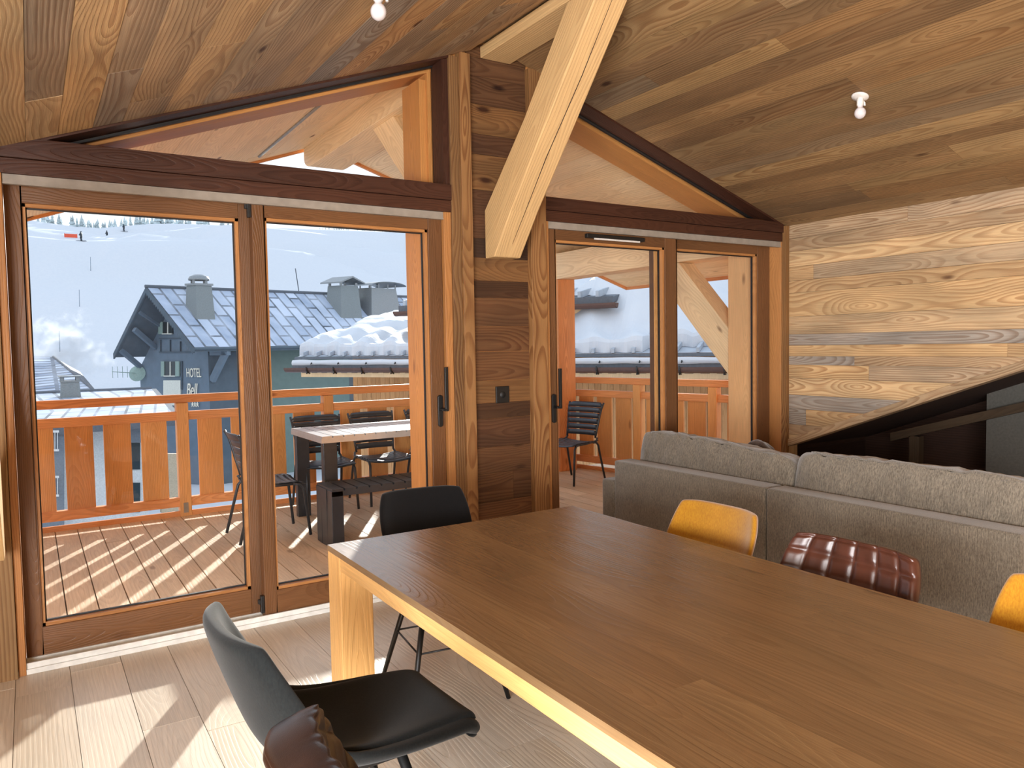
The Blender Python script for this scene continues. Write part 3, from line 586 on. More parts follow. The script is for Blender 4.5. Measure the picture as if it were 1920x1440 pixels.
def garden_chair():
    r = thing('garden_chair', 'x', 'chair', (0, 0, 0), 0, 'slatted chairs around the outdoor table')
    # faces +x ; seat z .45
    bk = MB()
    prof = [(-.205, .475), (-.225, .56), (-.245, .64), (-.262, .72), (-.282, .79), (-.312, .850)]
    for k in range(6):
        t0 = k / 6; z0 = .50 + k * .0605; h = .053
        def bx(z):
            for (x0, za), (x1, zb) in zip(prof, prof[1:]):
                if za <= z <= zb: return x0 + (x1 - x0) * (z - za) / (zb - za)
            return prof[-1][0] if z > .8 else prof[0][0]
        w = .235 - .03 * (1 - k / 5) * 1.4
        def fn(a, b, z0=z0, h=h, w=w):
            y = (a - .5) * 2 * w; z = z0 + b * h; c = .035 * (y / .235) ** 2
            e = abs(a - .5) * 2
            if k == 5 and b == 1: z -= .030 * max(0, (e - .75) / .25) ** 2
            return (bx(min(z, .849)) + c, y, z)
        bk.grid(fn, 12, 1)
    o = bk.build('backrest', MODG, r); md = o.modifiers.new('s', 'SOLIDIFY'); md.thickness = .008
    for s_ in (-1, 1): fr = MB(); fr.tube([(x + .022, s_ * (.195 + .04 * i / 5), z) for i, (x, z) in enumerate(prof)], .011, 8); fr.build('back_rail', MODG, o)
    st = MB()
    for k in range(7):
        x0 = -.20 + k * .062
        def fs(a, b, x0=x0):
            y = (a - .5) * .45; x = x0 + b * .056; return (x, y, .452 - .022 * (1 - (y / .225) ** 2) - (.02 * ((x - .16) / .07) ** 2 if x > .16 else 0))
        st.grid(fs, 10, 1)
    o = st.build('seat', MODG, r); md = o.modifiers.new('s', 'SOLIDIFY'); md.thickness = .008
    for s_ in (-1, 1): fr = MB(); fr.tube([(-.205, s_ * .205, .475), (-.18, s_ * .215, .445), (0, s_ * .215, .432), (.18, s_ * .215, .432)], .011, 8); fr.build('seat_rail', MODG, o)
    for s_ in (-1, 1):
        m = MB(); m.tube([(.12, s_ * .215, .432), (.175, s_ * .217, .425), (.205, s_ * .22, .39), (.245, s_ * .235, .012)], .012, 10); m.build('leg', MODG, r)
        m = MB(); m.tube([(-.12, s_ * .215, .434), (-.17, s_ * .217, .43), (-.20, s_ * .22, .40), (-.30, s_ * .235, .012)], .012, 10); m.build('leg', MODG, r)
    return r
ga = garden_chair()
gpos = [(1.60, 6.19, 0.0, 'anthracite slatted chair seen in profile at the left end of the outdoor table'),
        (2.29, 6.90, -math.pi / 2 - .05, 'slatted chair behind the outdoor table, nearest to its left end'),
        (2.87, 6.90, -math.pi / 2 + .02, 'slatted chair in the middle of the row behind the outdoor table'),
        (3.47, 6.90, -math.pi / 2, 'slatted chair behind the outdoor table, half hidden by the door post'),
        (4.92, 6.60, math.pi + .25, 'slatted chair seen at the left edge of the right door glass')]
for i, (x, y, a, l) in enumerate(gpos):
    o = ga if i == 0 else copy_tree(ga); o.location = (x, y, 0); o.rotation_euler = (0, 0, a); o['label'] = l
#--OUTSIDE--
# ================================================================== OUTSIDE WORLD
# ground far below and the ski slope
def shelf(v): return v
def ridge_y(x): return 155.3 + .11 * x
def hill(x, y):
    z = -9.0 + .437 * max(0.0, min(y, 128) - 70) + .32 * max(0.0, y - 128)
    if y > 62:
        k = min(1, (y - 62) / 40) * max(0, min(1, (ridge_y(x) - y) / 10)); q = mnoise.noise(Vector((x * .012 + y * .006, y * .05, 3.1))); q2 = mnoise.noise(Vector((x * .035 + y * .02, y * .14, 7.7)))
        up = max(0.0, min(1.0, (y - 112) / 25))
        z += k * (1.3 * q + .5 * q2 + up * (3.5 * q + 3.2 * q2))
        yy = y + 9 * mnoise.noise(Vector((x * .03, 1.7, 0))) + 4 * mnoise.noise(Vector((x * .11, y * .05, 4.4)))
        for c, w, a in ((146.5 - .62 * (x - 8), 6.0, 3.4), (150 - .15 * x, 4.0, 1.7), (134 + .10 * x, 3.0, 1.4)):
            f = (yy - c) / w; am = a * max(0, min(1, .55 + 1.6 * mnoise.noise(Vector((x * .045, c * .0 + w, 8.8)))))
            g1 = max(0, min(1, f)); g2 = max(0, min(1, (f - 1) / 3.0)); z -= am * (g1 - g2 * g2 * (3 - 2 * g2))
    return z
g = MB()
xs = [-160 + 4.0 * i for i in range(121)]; ys = [8 + 6 * i for i in range(9)] + [60 + 1.8 * i for i in range(78)]
def hz(x, y):
    yr = ridge_y(x)
    return hill(x, y) if y <= yr else hill(x, yr) + (y - yr) * .03
P = [[Vector((x, y, hz(x, y))) for y in ys] for x in xs]
for i in range(len(xs) - 1):
    for j in range(len(ys) - 1): g.face([P[i][j], P[i + 1][j], P[i + 1][j + 1], P[i][j + 1]], [(0, 0)] * 4, (.5, .5), True)
g.box(-160, 320, -40, 8, -9.2, -9.0)
struct('ski_slope', g, MSNOW)
SLN, SLC = Vector((0, -.40, 1)), -9.0 - .40 * 70
tr_ = MB(); rg = random.Random(5)
def tree(m, x, y, h):
    z = hz(x, y) - .4; r = h * .2
    for k in range(3):
        z0 = z + h * (.08 + .27 * k); z1 = z + h * (.5 + .25 * k); rr = r * (1 - .26 * k); n = 7; a0 = rg.random() * 6
        ring = [(x + rr * rg.uniform(.8, 1.2) * math.cos(a0 + 2 * math.pi * q / n), y + rr * math.sin(a0 + 2 * math.pi * q / n), z0) for q in range(n)]
        for q in range(n): m.face([ring[q], ring[(q + 1) % n], (x, y, z1)], [(0, 0)] * 3, (.5, .5))
for k in range(800):
    x = rg.uniform(-40, 175); y = ridge_y(x) + rg.uniform(1, 9); h = rg.uniform(1.6, 2.9)
    px = x / y
    if .255 < px < .33: continue
    tree(tr_, x, y, h * (1 if x < 45 else .55))
tag(tr_.build('treeline', MTREE, weld=False), 'hazy band of trees along the top of the snowy ski slope', 'trees', None, 'stuff')
def on_slope(px, py):
    d = (at((px, py), SLN, SLC) - CAM).normalized(); t_ = 70.0
    while t_ < 260:
        p = CAM + d * t_
        if p.z <= hz(p.x, p.y): return Vector((p.x, p.y, hz(p.x, p.y)))
        t_ += .1
    p = at((px, py), SLN, SLC); return Vector((p.x, p.y, hz(p.x, p.y)))
def skier(px, py, s, label, lean=.1):
    p = on_slope(px, py); r = thing('person', label, 'person', p, 0, 'skiers on the slope')
    me = bpy.data.meshes.new('body'); V = [(0, 0, .9), (0, .03, 1.2), (0, .05, 1.45), (0, .06, 1.6), (0, .06, 1.75), (-.12, .08, .5), (-.16, 0, .06), (.12, .08, .5), (.16, 0, .06), (-.2, .05, 1.42), (-.32, .15, 1.15), (-.34, .3, 1.0), (.2, .05, 1.42), (.32, .15, 1.15), (.34, .3, 1.0)]
    E_ = [(0, 1), (1, 2), (2, 3), (3, 4), (0, 5), (5, 6), (0, 7), (7, 8), (2, 9), (9, 10), (10, 11), (2, 12), (12, 13), (13, 14)]
    me.from_pydata(V, E_, []); o = bpy.data.objects.new('body', me); COL.objects.link(o); o.parent = r; me.materials.append(MSKI)
    sk = o.modifiers.new('skin', 'SKIN'); rad = [.19, .17, .17, .07, .13, .10, .08, .10, .08, .09, .07, .06, .09, .07, .06]
    for q, v in enumerate(rad): me.skin_vertices[0].data[q].radius = (v, v)
    me.skin_vertices[0].data[0].use_root = True
    b = MB(); b.box(-.22, -.1, -.8, .9, .0, .05); b.build('ski', MSKI, r); b = MB(); b.box(.1, .22, -.8, .9, 0, .05); b.build('ski', MSKI, r)
    r.scale = (s, s, s); r.rotation_euler = (0, 0, 1.2); return r
skier(153, 452, 0.8, 'skier in dark clothes gliding beside the red net on the snowy slope')
skier(200, 418, 0.75, 'skier in dark clothes high on the slope, left of the distant pair')
skier(232, 414, 0.75, 'skier in dark clothes at the top of the slope below the trees')
p = on_slope(133, 447); m = MB(); m.box(-1.4, 1.4, -.03, .03, .1, .85); m.box(-1.4, -1.32, -.05, .05, -.3, .95); m.box(1.32, 1.4, -.05, .05, -.3, .95); o = tag(m.build('safety_net', MRED), 'small red safety net standing on the ski slope', 'net'); o.location = p; o.scale = (.62, 1, .75)
for (px, py, h, l) in ((170, 508, 2.4, 'thin slope marker pole on the snow below the red net'), (149, 575, 2.6, 'thin marker pole low on the shaded snow slope'), (112, 660, 2.8, 'thin marker pole just above the far slate roof'), (440, 442, 3.6, 'thin leaning pole on the slope near the right edge of the left door glass')):
    p = on_slope(px, py); m = MB(); m.tube([(0, 0, -.3), (.05, 0, h * .8)], .04, 6); o = tag(m.build('marker_pole', MPOLE), l, 'pole', 'marker poles on the slope'); o.location = p

# ------------------------------------------------------------------ hotel
UPZ = Vector((0, 0, 1))
hR = aty(362, 651, 60); hL = aty(212, 663, 67); e1 = Vector((hR.x - hL.x, hR.y - hL.y, 0)); wide = e1.length; e1.normalize()
gn = Vector((-e1.y, e1.x, 0)); gc = gn.dot(hR)
hA = at((273, 538), gn, gc); hF = atz(755, 557, hA.z); e2 = Vector((hF.x - hA.x, hF.y - hA.y, 0)).normalized()
HLEN = (Vector((hF.x - hA.x, hF.y - hA.y, 0))).length + 9
aw = (hA - hR).dot(e1)                   # apex position measured from the right eave (negative)
ew = hR.z
hotel = thing('hotel_building', 'blue-grey timber hotel with a steep frosted slate roof below the ski slope', 'building')
def HP(a, b, z): return Vector((hR.x, hR.y, 0)) + e1 * a + e2 * b + UPZ * z     # a along the gable from the right eave, b along the ridge
aL = -wide; zL = hL.z
mb = MB()
def slope_r(a): return ew + (hA.z - ew) * (a / aw)
m = MB(); sl_ = math.hypot(aw, hA.z - ew)
def roofplane(m, a0, z0, b1, ln):
    p = [HP(a0, 0, z0), HP(a0, b1, z0), HP(aw, b1, hA.z), HP(aw, 0, hA.z)]; m.face(p, [(0, 0), (b1, 0), (b1, ln), (0, ln)], (.5, .5))
roofplane(m, 0, ew, HLEN, sl_); rl_ = m.build('roof', MROOFH, hotel, weld=False)
m = MB(); roofplane(m, aL, zL, HLEN, math.hypot(aL - aw, hA.z - zL)); m.build('roof', MROOFH, hotel, weld=False)
dz = UPZ * -.42
m = MB()
for a0, z0 in ((0, ew), (aL, zL)):
    m.prism([HP(a0, 0, z0), HP(aw, 0, hA.z), HP(aw, 0, hA.z) + dz, HP(a0, 0, z0) + dz], e2 * .12)
    m.prism([HP(a0, .1, z0 - .05), HP(aw, .1, hA.z - .05), HP(aw, .1, hA.z - .30), HP(a0, .1, z0 - .30)], e2 * (HLEN - .2))
m.build('barge_board', MHOTD, hotel, weld=False)
m = MB(); m.prism([HP(.0, 0, ew - .35), HP(.14, 0, ew - .35), HP(.14, 0, ew - .02), HP(0, 0, ew - .02)], e2 * HLEN); m.tube([HP(.16, 0, ew - .12), HP(.16, HLEN, ew - .12)], .12, 8); m.build('gutter', MHOTD, hotel, weld=False)
m = MB(); m.tube([HP(aw, -.05, hA.z + .05), HP(aw, HLEN, hA.z + .05)], .13, 6); m.build('ridge_cap', MSLATE, hotel, weld=False)
def lace(a0, z0):
    m = MB(); n = 26
    for k in range(n):
        f0 = k / n; f1 = (k + .5) / n; f2 = (k + 1) / n
        q = lambda f, d: HP(a0 + (aw - a0) * f, .0, z0 + (hA.z - z0) * f - .42 - d)
        m.face([q(f0, 0), q(f2, 0), q(f1, .22)], None, (.5, .5))
    m.build('lace_trim', MHOTD, hotel, weld=False)
lace(0, ew)
# walls: gable wall set back under the verge
bW = 2.4; wn_ = e2.cross(UPZ)
gw_n = gn; gw_c = gn.dot(HP(0, bW, 0))
cR = at((392, 720), gn, gw_c); cL = at((262, 690), gn, gw_c); aRw = (cR - HP(0, bW, 0)).dot(e1); aLw = (cL - HP(0, bW, 0)).dot(e1)
zb = -9.2
m = MB()
zw = lambda a: (slope_r(a) if a > aw else zL + (hA.z - zL) * ((a - aL) / (aw - aL)))
m.face([HP(aLw, bW, zb), HP(aRw, bW, zb), HP(aRw, bW, min(zw(aRw), ew) - .1), HP(0, bW, ew - .3), HP(aw, bW, hA.z - .3), HP(aLw, bW, zw(aLw) - .3)], None, (.5, .5))
m.face([HP(aLw, bW, zb), HP(aLw, bW + HLEN, zb), HP(aLw, bW + HLEN, zw(aLw) - .3), HP(aLw, bW, zw(aLw) - .3)], None, (.5, .5))
m.build('gable_wall', MHOTEL, hotel, weld=False)
m = MB(); m.face([HP(aRw, bW, zb), HP(aRw, bW + 3.2, zb), HP(aRw, bW + 3.2, ew - .4), HP(aRw, bW, ew - .4)], None, (.5, .5)); m.build('corner_wall', MHOTD, hotel, weld=False)
m = MB(); m.face([HP(aRw - 1.2, bW + 2.6, zb), HP(aRw - 1.2, HLEN, zb), HP(aRw - 1.2, HLEN, ew - .2), HP(aRw - 1.2, bW + 2.6, ew - .2)], None, (.5, .5)); m.build('long_wall', MSAGE, hotel, weld=False)
out = gn if gn.dot(CAM - hR) > 0 else -gn
def gpt(px, py, d=.0): return at((px, py), gn, gw_c + (d if out == gn else -d))
def patch(mb, x0, y0, x1, y1, d0, d1):
    q = [gpt(x0, y1, d0), gpt(x1, y1, d0), gpt(x1, y0, d0), gpt(x0, y0, d0)]; mb.prism(q, out * (d1 - d0))
for q in ((302, 637, 303, 659), (320, 637, 321, 659), (339, 640, 340, 659), (300, 659, 362, 661), (268, 612, 269, 659), (341.5, 677, 343, 730), (300, 634, 345, 635)): m = MB(); patch(m, *q, 0, .12); m.build('wall_batten', MHOTD, hotel, weld=False)
def win(x0, y0, x1, y1, sh, mid=True):
    m = MB(); patch(m, x0, y0, x1, y1, .02, .10); o = m.build('window', MPANE, hotel, weld=False)
    m = MB(); patch(m, x0, y1 - 1, x1, y1 + 1, .02, .2); 
    if mid: patch(m, (x0 + x1) / 2 - .9, y0, (x0 + x1) / 2 + .9, y1, .05, .14)
    m.build('window_frame', MCREAM, o, weld=False)
    for s0, s1 in sh: m = MB(); patch(m, s0, y0 - .5, s1, y1 + .5, .03, .16); m.build('shutter', MSHUT, hotel, weld=False)
win(310, 678, 331, 705, ((304, 310), (331, 338)))
win(307, 604, 325, 626, ((299, 307),))
m = MB(); patch(m, 308, 713, 340, 760, .02, .12); m.build('cream_panel', MCREAM, hotel, weld=False)
# brackets under the eaves, balcony struts under the gable overhang
m = MB()
def brk(px0, py0, px1, py1):
    a = gpt(px1, py1, 0); b = gpt(px1, py0, .0); c = gpt(px1, py0, 2.0)
    m.prism([a, b, c], e1 * .35)
for q in ((245, 655, 266, 690), (285, 618, 292, 652), (262, 585, 300, 610)): 
    a = gpt(q[2], q[3], 0); m.beam(a, gpt(q[2], q[1], 0) + out * 2.0, .3, .35)
m.build('gable_bracket', MHOTEL, hotel, weld=False)
cw = HP(aRw, bW + .3, 0)
m = MB(); m.beam(HP(aRw, bW + .25, ew - 2.6), HP(aRw + 1.5, bW + .25, ew - .45), .35, .45); m.beam(HP(aRw, bW + .25, ew - .5), HP(aRw + 1.8, bW + .25, ew - .5), .35, .3); m.beam(HP(aRw + .1, bW + .25, ew - 2.4), HP(aRw + .1, bW + .25, zb), .4, .4); m.build('eaves_bracket', MHOTEL, hotel, weld=False)
# windows and shutters on the long wall
def lpt(px, py): return at((px, py), e1, e1.dot(HP(aRw - 1.2, 0, 0)) + .05)
for (x0, y0, x1, y1, mt) in ((508, 676, 517, 706, MSLAT), (555, 678, 564, 704, MSHUT), (570, 680, 578, 702, MPANE), (596, 684, 606, 712, MPANE), (470, 690, 480, 725, MSHUT), (622, 690, 634, 715, MSHUT)):
    m = MB(); m.prism([lpt(x0, y1), lpt(x1, y1), lpt(x1, y0), lpt(x0, y0)], e1 * .12); m.build('shutter' if mt != MPANE else 'window', mt, hotel, weld=False)
# chimneys on the near slope
rn_ = (HP(0, 1, ew) - HP(0, 0, ew)).cross(HP(aw, 0, hA.z) - HP(0, 0, ew)).normalized(); rc_ = rn_.dot(HP(0, 0, ew))
def chimney(par, base_pts, top_px, kind, mat):
    a = at(base_pts[0], rn_, rc_); b = at(base_pts[1], rn_, rc_); ctr = (a + b) / 2; w = (b - a).length
    d = (ctr - CAM).dot(CF); ztop = ctr.z + (base_pts[0][1] / 2 + base_pts[1][1] / 2 - top_px) / FPX * d
    m = MB(); hw = w / 2; z0 = ctr.z - 1.5
    def ring(z, k): return [Vector((ctr.x, ctr.y, z)) + e2 * (sx * hw * k) + e1 * (sy * hw * k * .8) for sx, sy in ((-1, -1), (1, -1), (1, 1), (-1, 1))]
    zc = ztop - (ztop - ctr.z) * .26
    r0 = ring(z0, 1.02); r1 = ring(zc, .80); m.hexa(r0 + r1)
    o = m.build('chimney', mat, par, weld=False); c = MB()
    top = Vector((ctr.x, ctr.y, 0))
    if kind == 'dome':
        for sx, sy in ((-1, -1), (1, -1), (1, 1), (-1, 1)): c.box(*sorted((ctr.x + sx * hw * .6 - .08, ctr.x + sx * hw * .6 + .08)), *sorted((ctr.y + sy * hw * .5 - .08, ctr.y + sy * hw * .5 + .08)), zc, zc + (ztop - zc) * .5)
        c.hexa(ring(zc - .12, .92) + ring(zc + .04, .92)); h = (ztop - zc) * .6; c.lathe([(hw * 1.02, 0), (hw * 1.02, h * .25), (hw * .9, h * .6), (hw * .5, h * .92), (0, h)], (ctr.x, ctr.y, ztop - h), (0, 0, 1), 20)
    elif kind == 'gable':
        for sx, sy in ((-1, -1), (1, -1), (1, 1), (-1, 1)): p = top + e2 * (sx * hw * .7) + e1 * (sy * hw * .55); c.box(p.x - .1, p.x + .1, p.y - .1, p.y + .1, zc, zc + (ztop - zc) * .4)
        zb_ = zc + (ztop - zc) * .25
        for s in (-1, 1): q = [top + e2 * (sx * hw * 1.15) + UPZ * z for sx, z in ((0, ztop), (s, zb_), (s, zb_ + .12), (0, ztop + .14))]; c.prism([p - e1 * hw for p in q], e1 * (2 * hw))
    else:
        n = 10; zb_ = zc + (ztop - zc) * .3
        for sx in (-.8, -.3, .3, .8):
            for sy in (-.6, .6): p = top + e2 * (sx * hw) + e1 * (sy * hw); c.box(p.x - .05, p.x + .05, p.y - .05, p.y + .05, zc, zb_ + .2)
        for k in range(n):
            a0 = math.pi * k / n; a1 = math.pi * (k + 1) / n; f = lambda a, r: top + e2 * (-math.cos(a) * hw * 1.15) + UPZ * (zb_ + math.sin(a) * (ztop - zb_) * r)
            c.prism([f(a0, 1) - e1 * hw, f(a1, 1) - e1 * hw, f(a1, .85) - e1 * hw, f(a0, .85) - e1 * hw], e1 * (2 * hw))
    c.build('chimney_cap', MZINC, o, weld=False)
chimney(hotel, ((356, 582), (394, 588)), 515, 'dome', MCHIM)
chimney(hotel, ((623, 576), (665, 581)), 522, 'gable', MCHIM)
chimney(hotel, ((672, 572), (731, 577)), 530, 'arch', MZINC)
m = MB(); pa = at((561, 546), rn_, rc_); m.tube([pa - UPZ * .3, pa + UPZ * (42 / FPX * (pa - CAM).dot(CF)) - e2 * .3], .035, 6); m.build('aerial', MSKI, hotel)
# satellite dish at the left corner
pd = gpt(262, 700, .3); m = MB(); m.lathe([(0, .1), (.35, .06), (.62, -.05), (.64, -.05), (.36, .03), (0, .07)], (pd.x - .2, pd.y, pd.z), (-.5, -1, .3), 20); m.tube([pd, pd + Vector((-2.0, -.3, .2))], .03, 6)
for k in range(4): q = pd + Vector((-.9 - .35 * k, -.2, .1)); m.tube([q - UPZ * .4, q + UPZ * .5], .02, 5)
m.build('satellite_dish', MSHUT, hotel, weld=False)
# the lettering on the gable
def letters(txt, px, py, hpx, sx, shear=0.0):
    c = bpy.data.curves.new('t', 'FONT'); c.body = txt; c.size = 1.0; c.extrude = .02; c.shear = shear
    o = bpy.data.objects.new('t', c); COL.objects.link(o); dg = bpy.context.evaluated_depsgraph_get(); me = bpy.data.meshes.new_from_object(o.evaluated_get(dg)); bpy.data.objects.remove(o)
    ym = max(v.co.y for v in me.vertices); a = gpt(px, py, .12); b = gpt(px, py - hpx, .12); s = (b - a).length / ym
    X = e1 if e1.dot(gpt(px + 5, py, .12) - a) > 0 else -e1
    for v in me.vertices: v.co = a + X * (v.co.x * s * sx) + UPZ * (v.co.y * s) + out * (v.co.z * s)
    me.materials.append(MLETT); o = bpy.data.objects.new('sign_lettering', me); COL.objects.link(o); o.parent = hotel; return o
letters('HOTEL', 349.6, 707, 16.5, .49)
letters('Bell', 349.5, 741, 22, .55, .3)
m = MB()
for k in range(3):
    c = gpt(361.5 + 4.6 * k, 758, .1); q = [(0, .55), (.14, .15), (.42, .12), (.17, -.08), (.3, -.5), (0, -.22), (-.3, -.5), (-.17, -.08), (-.42, .12), (-.14, .15)]
    m.prism([c + e1 * (x * .32) + UPZ * (z * .42) for x, z in q], out * .05)
m.build('sign_star', MLETT, hotel, weld=False)

# ------------------------------------------------------------------ lower slate-roofed house with the steaming chimney
low = thing('lower_house', 'white house below the balcony with slate roof and a square steaming chimney', 'building')
q = [aty(62, 738, 38), aty(284, 729, 40)]; zrd = (q[0].z + q[1].z) / 2
lr = atz(62, 738, zrd); rr = atz(284, 729, zrd); le = aty(40, 806, 27.5); re = aty(331, 781, 29.5); zz = (le.z + re.z) / 2; le = atz(40, 804, zz); re = atz(331, 783, zz)
lr2 = lr + (lr - rr) * .6; le2 = le + (le - re) * .35
m = MB(); m.face([le2, re, rr, lr2], [(0, 0), ((re - le2).length, 0), ((re - le2).length - 1, (rr - re).length), (0, (rr - re).length)], (.5, .5)); m.build('roof', MROOFL, low, weld=False)
m = MB(); m.prism([le2 - UPZ * .28, re - UPZ * .28, re, le2], (lr2 - le2).normalized() * .2); m.prism([re, rr, rr - UPZ * .3, re - UPZ * .3], Vector((.2, 0, 0))); m.tube([lr2, rr], .1, 6); m.build('roof_edge', MSLATE, low, weld=False)
ed = (re - le2).normalized(); bk = Vector((-ed.y, ed.x, 0)); bk = bk if bk.y > 0 else -bk
w0 = le2 + bk * 1.0; w1 = re + bk * 1.0 - ed * .8
m = MB(); m.prism([Vector((w0.x, w0.y, -9)), Vector((w1.x, w1.y, -9)), Vector((w1.x, w1.y, zz - .1)), Vector((w0.x, w0.y, zz - .1))], bk * 8); m.build('wall', MWALLW, low, weld=False)
fn_, fc_ = bk, bk.dot(w0)
def fp(px, py, d=0): return at((px, py), bk, fc_ - d)
def fpatch(name, mat, x0, y0, x1, y1, d0, d1):
    m = MB(); m.prism([fp(x0, y1, d0), fp(x1, y1, d0), fp(x1, y0, d0), fp(x0, y0, d0)], -bk * (d1 - d0)); return m.build(name, mat, low, weld=False)
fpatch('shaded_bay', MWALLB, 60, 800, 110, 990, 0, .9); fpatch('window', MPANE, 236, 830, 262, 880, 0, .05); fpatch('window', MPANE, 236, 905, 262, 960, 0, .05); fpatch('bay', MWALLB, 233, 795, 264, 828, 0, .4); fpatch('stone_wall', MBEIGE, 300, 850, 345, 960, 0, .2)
m = MB()
for y0 in (810, 895):
    for xx in range(72, 112, 5): m.prism([fp(xx, y0 + 32, 1.0), fp(xx + 1.2, y0 + 32, 1.0), fp(xx + 1.2, y0, 1.0), fp(xx, y0, 1.0)], -bk * .04)
    for yy in (y0 - 3, y0 + 32): m.prism([fp(66, yy + 4, 1.0), fp(110, yy + 4, 1.0), fp(110, yy, 1.0), fp(66, yy, 1.0)], -bk * .05)
m.build('balcony_bars', MWALLW, low, weld=False)
ln_ = (re - le2).cross(rr - re).normalized(); lc_ = ln_.dot(re)
ca = at((113, 744), ln_, lc_); cb = at((151, 741), ln_, lc_); cc = (ca + cb) / 2; cw_ = (cb - ca).length; dd = (cc - CAM).dot(CF); H = 38 / FPX * dd
m = MB()
def sq(z, k): return [Vector((cc.x, cc.y, z)) + Vector((sx * cw_ / 2 * k, sy * cw_ / 2 * k, 0)) for sx, sy in ((-1, -1), (1, -1), (1, 1), (-1, 1))]
m.hexa(sq(cc.z - 1, 1.05) + sq(cc.z + H * .70, .80)); ch = m.build('chimney', MCHIM, low, weld=False)
m = MB(); m.hexa(sq(cc.z + H * .70, .88) + sq(cc.z + H * .76, .88)); m.hexa(sq(cc.z + H * .95, 1.0) + sq(cc.z + H, 1.0))
for sx, sy in ((-1, -1), (1, -1), (1, 1), (-1, 1)): m.box(cc.x + sx * cw_ * .34 - .07, cc.x + sx * cw_ * .34 + .07, cc.y + sy * cw_ * .34 - .07, cc.y + sy * cw_ * .34 + .07, cc.z + H * .76, cc.z + H * .95)
m.build('chimney_cap', MCHIM, ch, weld=False)
# steam drifting up to the left of the chimney
t = NT('steam'); tc = t.n('ShaderNodeTexCoord').outputs['Object']; n1 = t.noise(tc, .8, 6.0, .66); sepz = t.n('ShaderNodeTexCoord').outputs['Generated']
sp = t.n('ShaderNodeVectorMath', {0: sepz, 1: (.5, .5, .5)}, operation='SUBTRACT').outputs[0]; ln2 = t.n('ShaderNodeVectorMath', {0: sp}, operation='LENGTH').outputs['Value']
den = t.math('MULTIPLY', t.ramp(t.math('SUBTRACT', n1, t.math('MULTIPLY', t.math('SUBTRACT', ln2, .12), .75)), [(.40, (0, 0, 0, 1)), (.60, (1, 1, 1, 1))]), .5)
vs = t.n('ShaderNodeVolumeScatter', {'Color': (1, 1, 1, 1), 'Density': den, 'Anisotropy': .55}); t.t.links.new(vs.outputs[0], t.out.inputs['Volume'])
def puff(p, rx, ry, rz, label):
    m = MB()
    def f(a, b): th = a * 2 * math.pi; ph = b * math.pi; return (p.x + rx * math.cos(th) * math.sin(ph), p.y + ry * math.sin(th) * math.sin(ph), p.z + rz * math.cos(ph))
    m.grid(f, 16, 10); o = m.build('steam_cloud', t.m); return tag(o, label, 'steam', None, 'stuff')
puff(aty(118, 660, 46.5), 3.1, 1.6, 3.0, 'white steam drifting up over the far slate roof behind the square chimney')
# far slate roof
far = thing('far_house', 'house with a broad hipped slate roof at the left edge below the slope', 'building')
p0 = aty(20, 669, 62); p1 = aty(100, 669, 62); p2 = aty(188, 742, 52); p3 = aty(20, 760, 52); p4 = aty(150, 697, 66)
m = MB(); m.face([p3, p2, p1, p0], [(0, 0), ((p2 - p3).length, 0), ((p1 - p0).length, (p1 - p2).length), (0, (p1 - p2).length)], (.5, .5)); m.build('roof', MROOFS, far, weld=False)
m = MB(); m.face([p2, p4, p1], [(0, 0), (8, 0), (0, 5)], (.5, .5)); m.tube([p1, p2], .09, 6); m.build('hip', MSLATE, far, weld=False)
m = MB(); m.prism([Vector((p3.x, p3.y + .6, -9)), Vector((p2.x - .8, p2.y + .6, -9)), Vector((p2.x - .8, p2.y + .6, p2.z - .1)), Vector((p3.x, p3.y + .6, p3.z - .1))], (0, 8, -.2)); m.build('wall', MHOTEL, far, weld=False)

# ------------------------------------------------------------------ snowy neighbour
nb_ = thing('snowy_chalet', 'neighbouring chalet under a thick blanket of snow right beside the balcony', 'building')
nA = aty(558, 668, 16.0); nB = aty(1331, 662, 8.6); zE = (nA.z + nB.z) / 2; nA.z = nB.z = zE
nd = (nB - nA).normalized(); nu = Vector((-nd.y, nd.x, 0)); nu = nu if nu.x > 0 else -nu
SLP = .18; TL = 15.0; SA, SB = 0.0, (nB - nA).length + 5
def NP(s, t, h=0): return nA + nd * s + nu * t + UPZ * (SLP * t + h)
npn_ = (NP(1, 0) - NP(0, 0)).cross(NP(0, 1) - NP(0, 0)).normalized(); npc = npn_.dot(nA)
hp = at((757, 592), npn_, npc); hs, ht_ = (hp - nA).dot(nd), Vector((hp.x - nA.x, hp.y - nA.y, 0)).dot(nu)   # the verge runs from nA to here and beyond
kx = hs / ht_
m = MB()
def NPv(s, t, h=0):  # skewed so that the left edge follows the verge
    return NP(s + kx * t * max(0, 1 - s / 14), t, h)
m.face([NPv(0, 0), NPv(SB, 0), NPv(SB, TL), NPv(0, TL)], None, (.5, .5)); m.build('roof', MFROST, nb_, weld=False)
ribs = MB(); s = .12
while s < SB:
    a, b, c, d = NPv(s, -.02, .01), NPv(s + .05, -.02, .01), NPv(s + .05, 2.2, .01), NPv(s, 2.2, .01); ribs.hexa([a, b, c, d] + [q + UPZ * .075 for q in (a, b, c, d)]); s += .36
ribs.build('roof_rib', MFROST, nb_, weld=False)
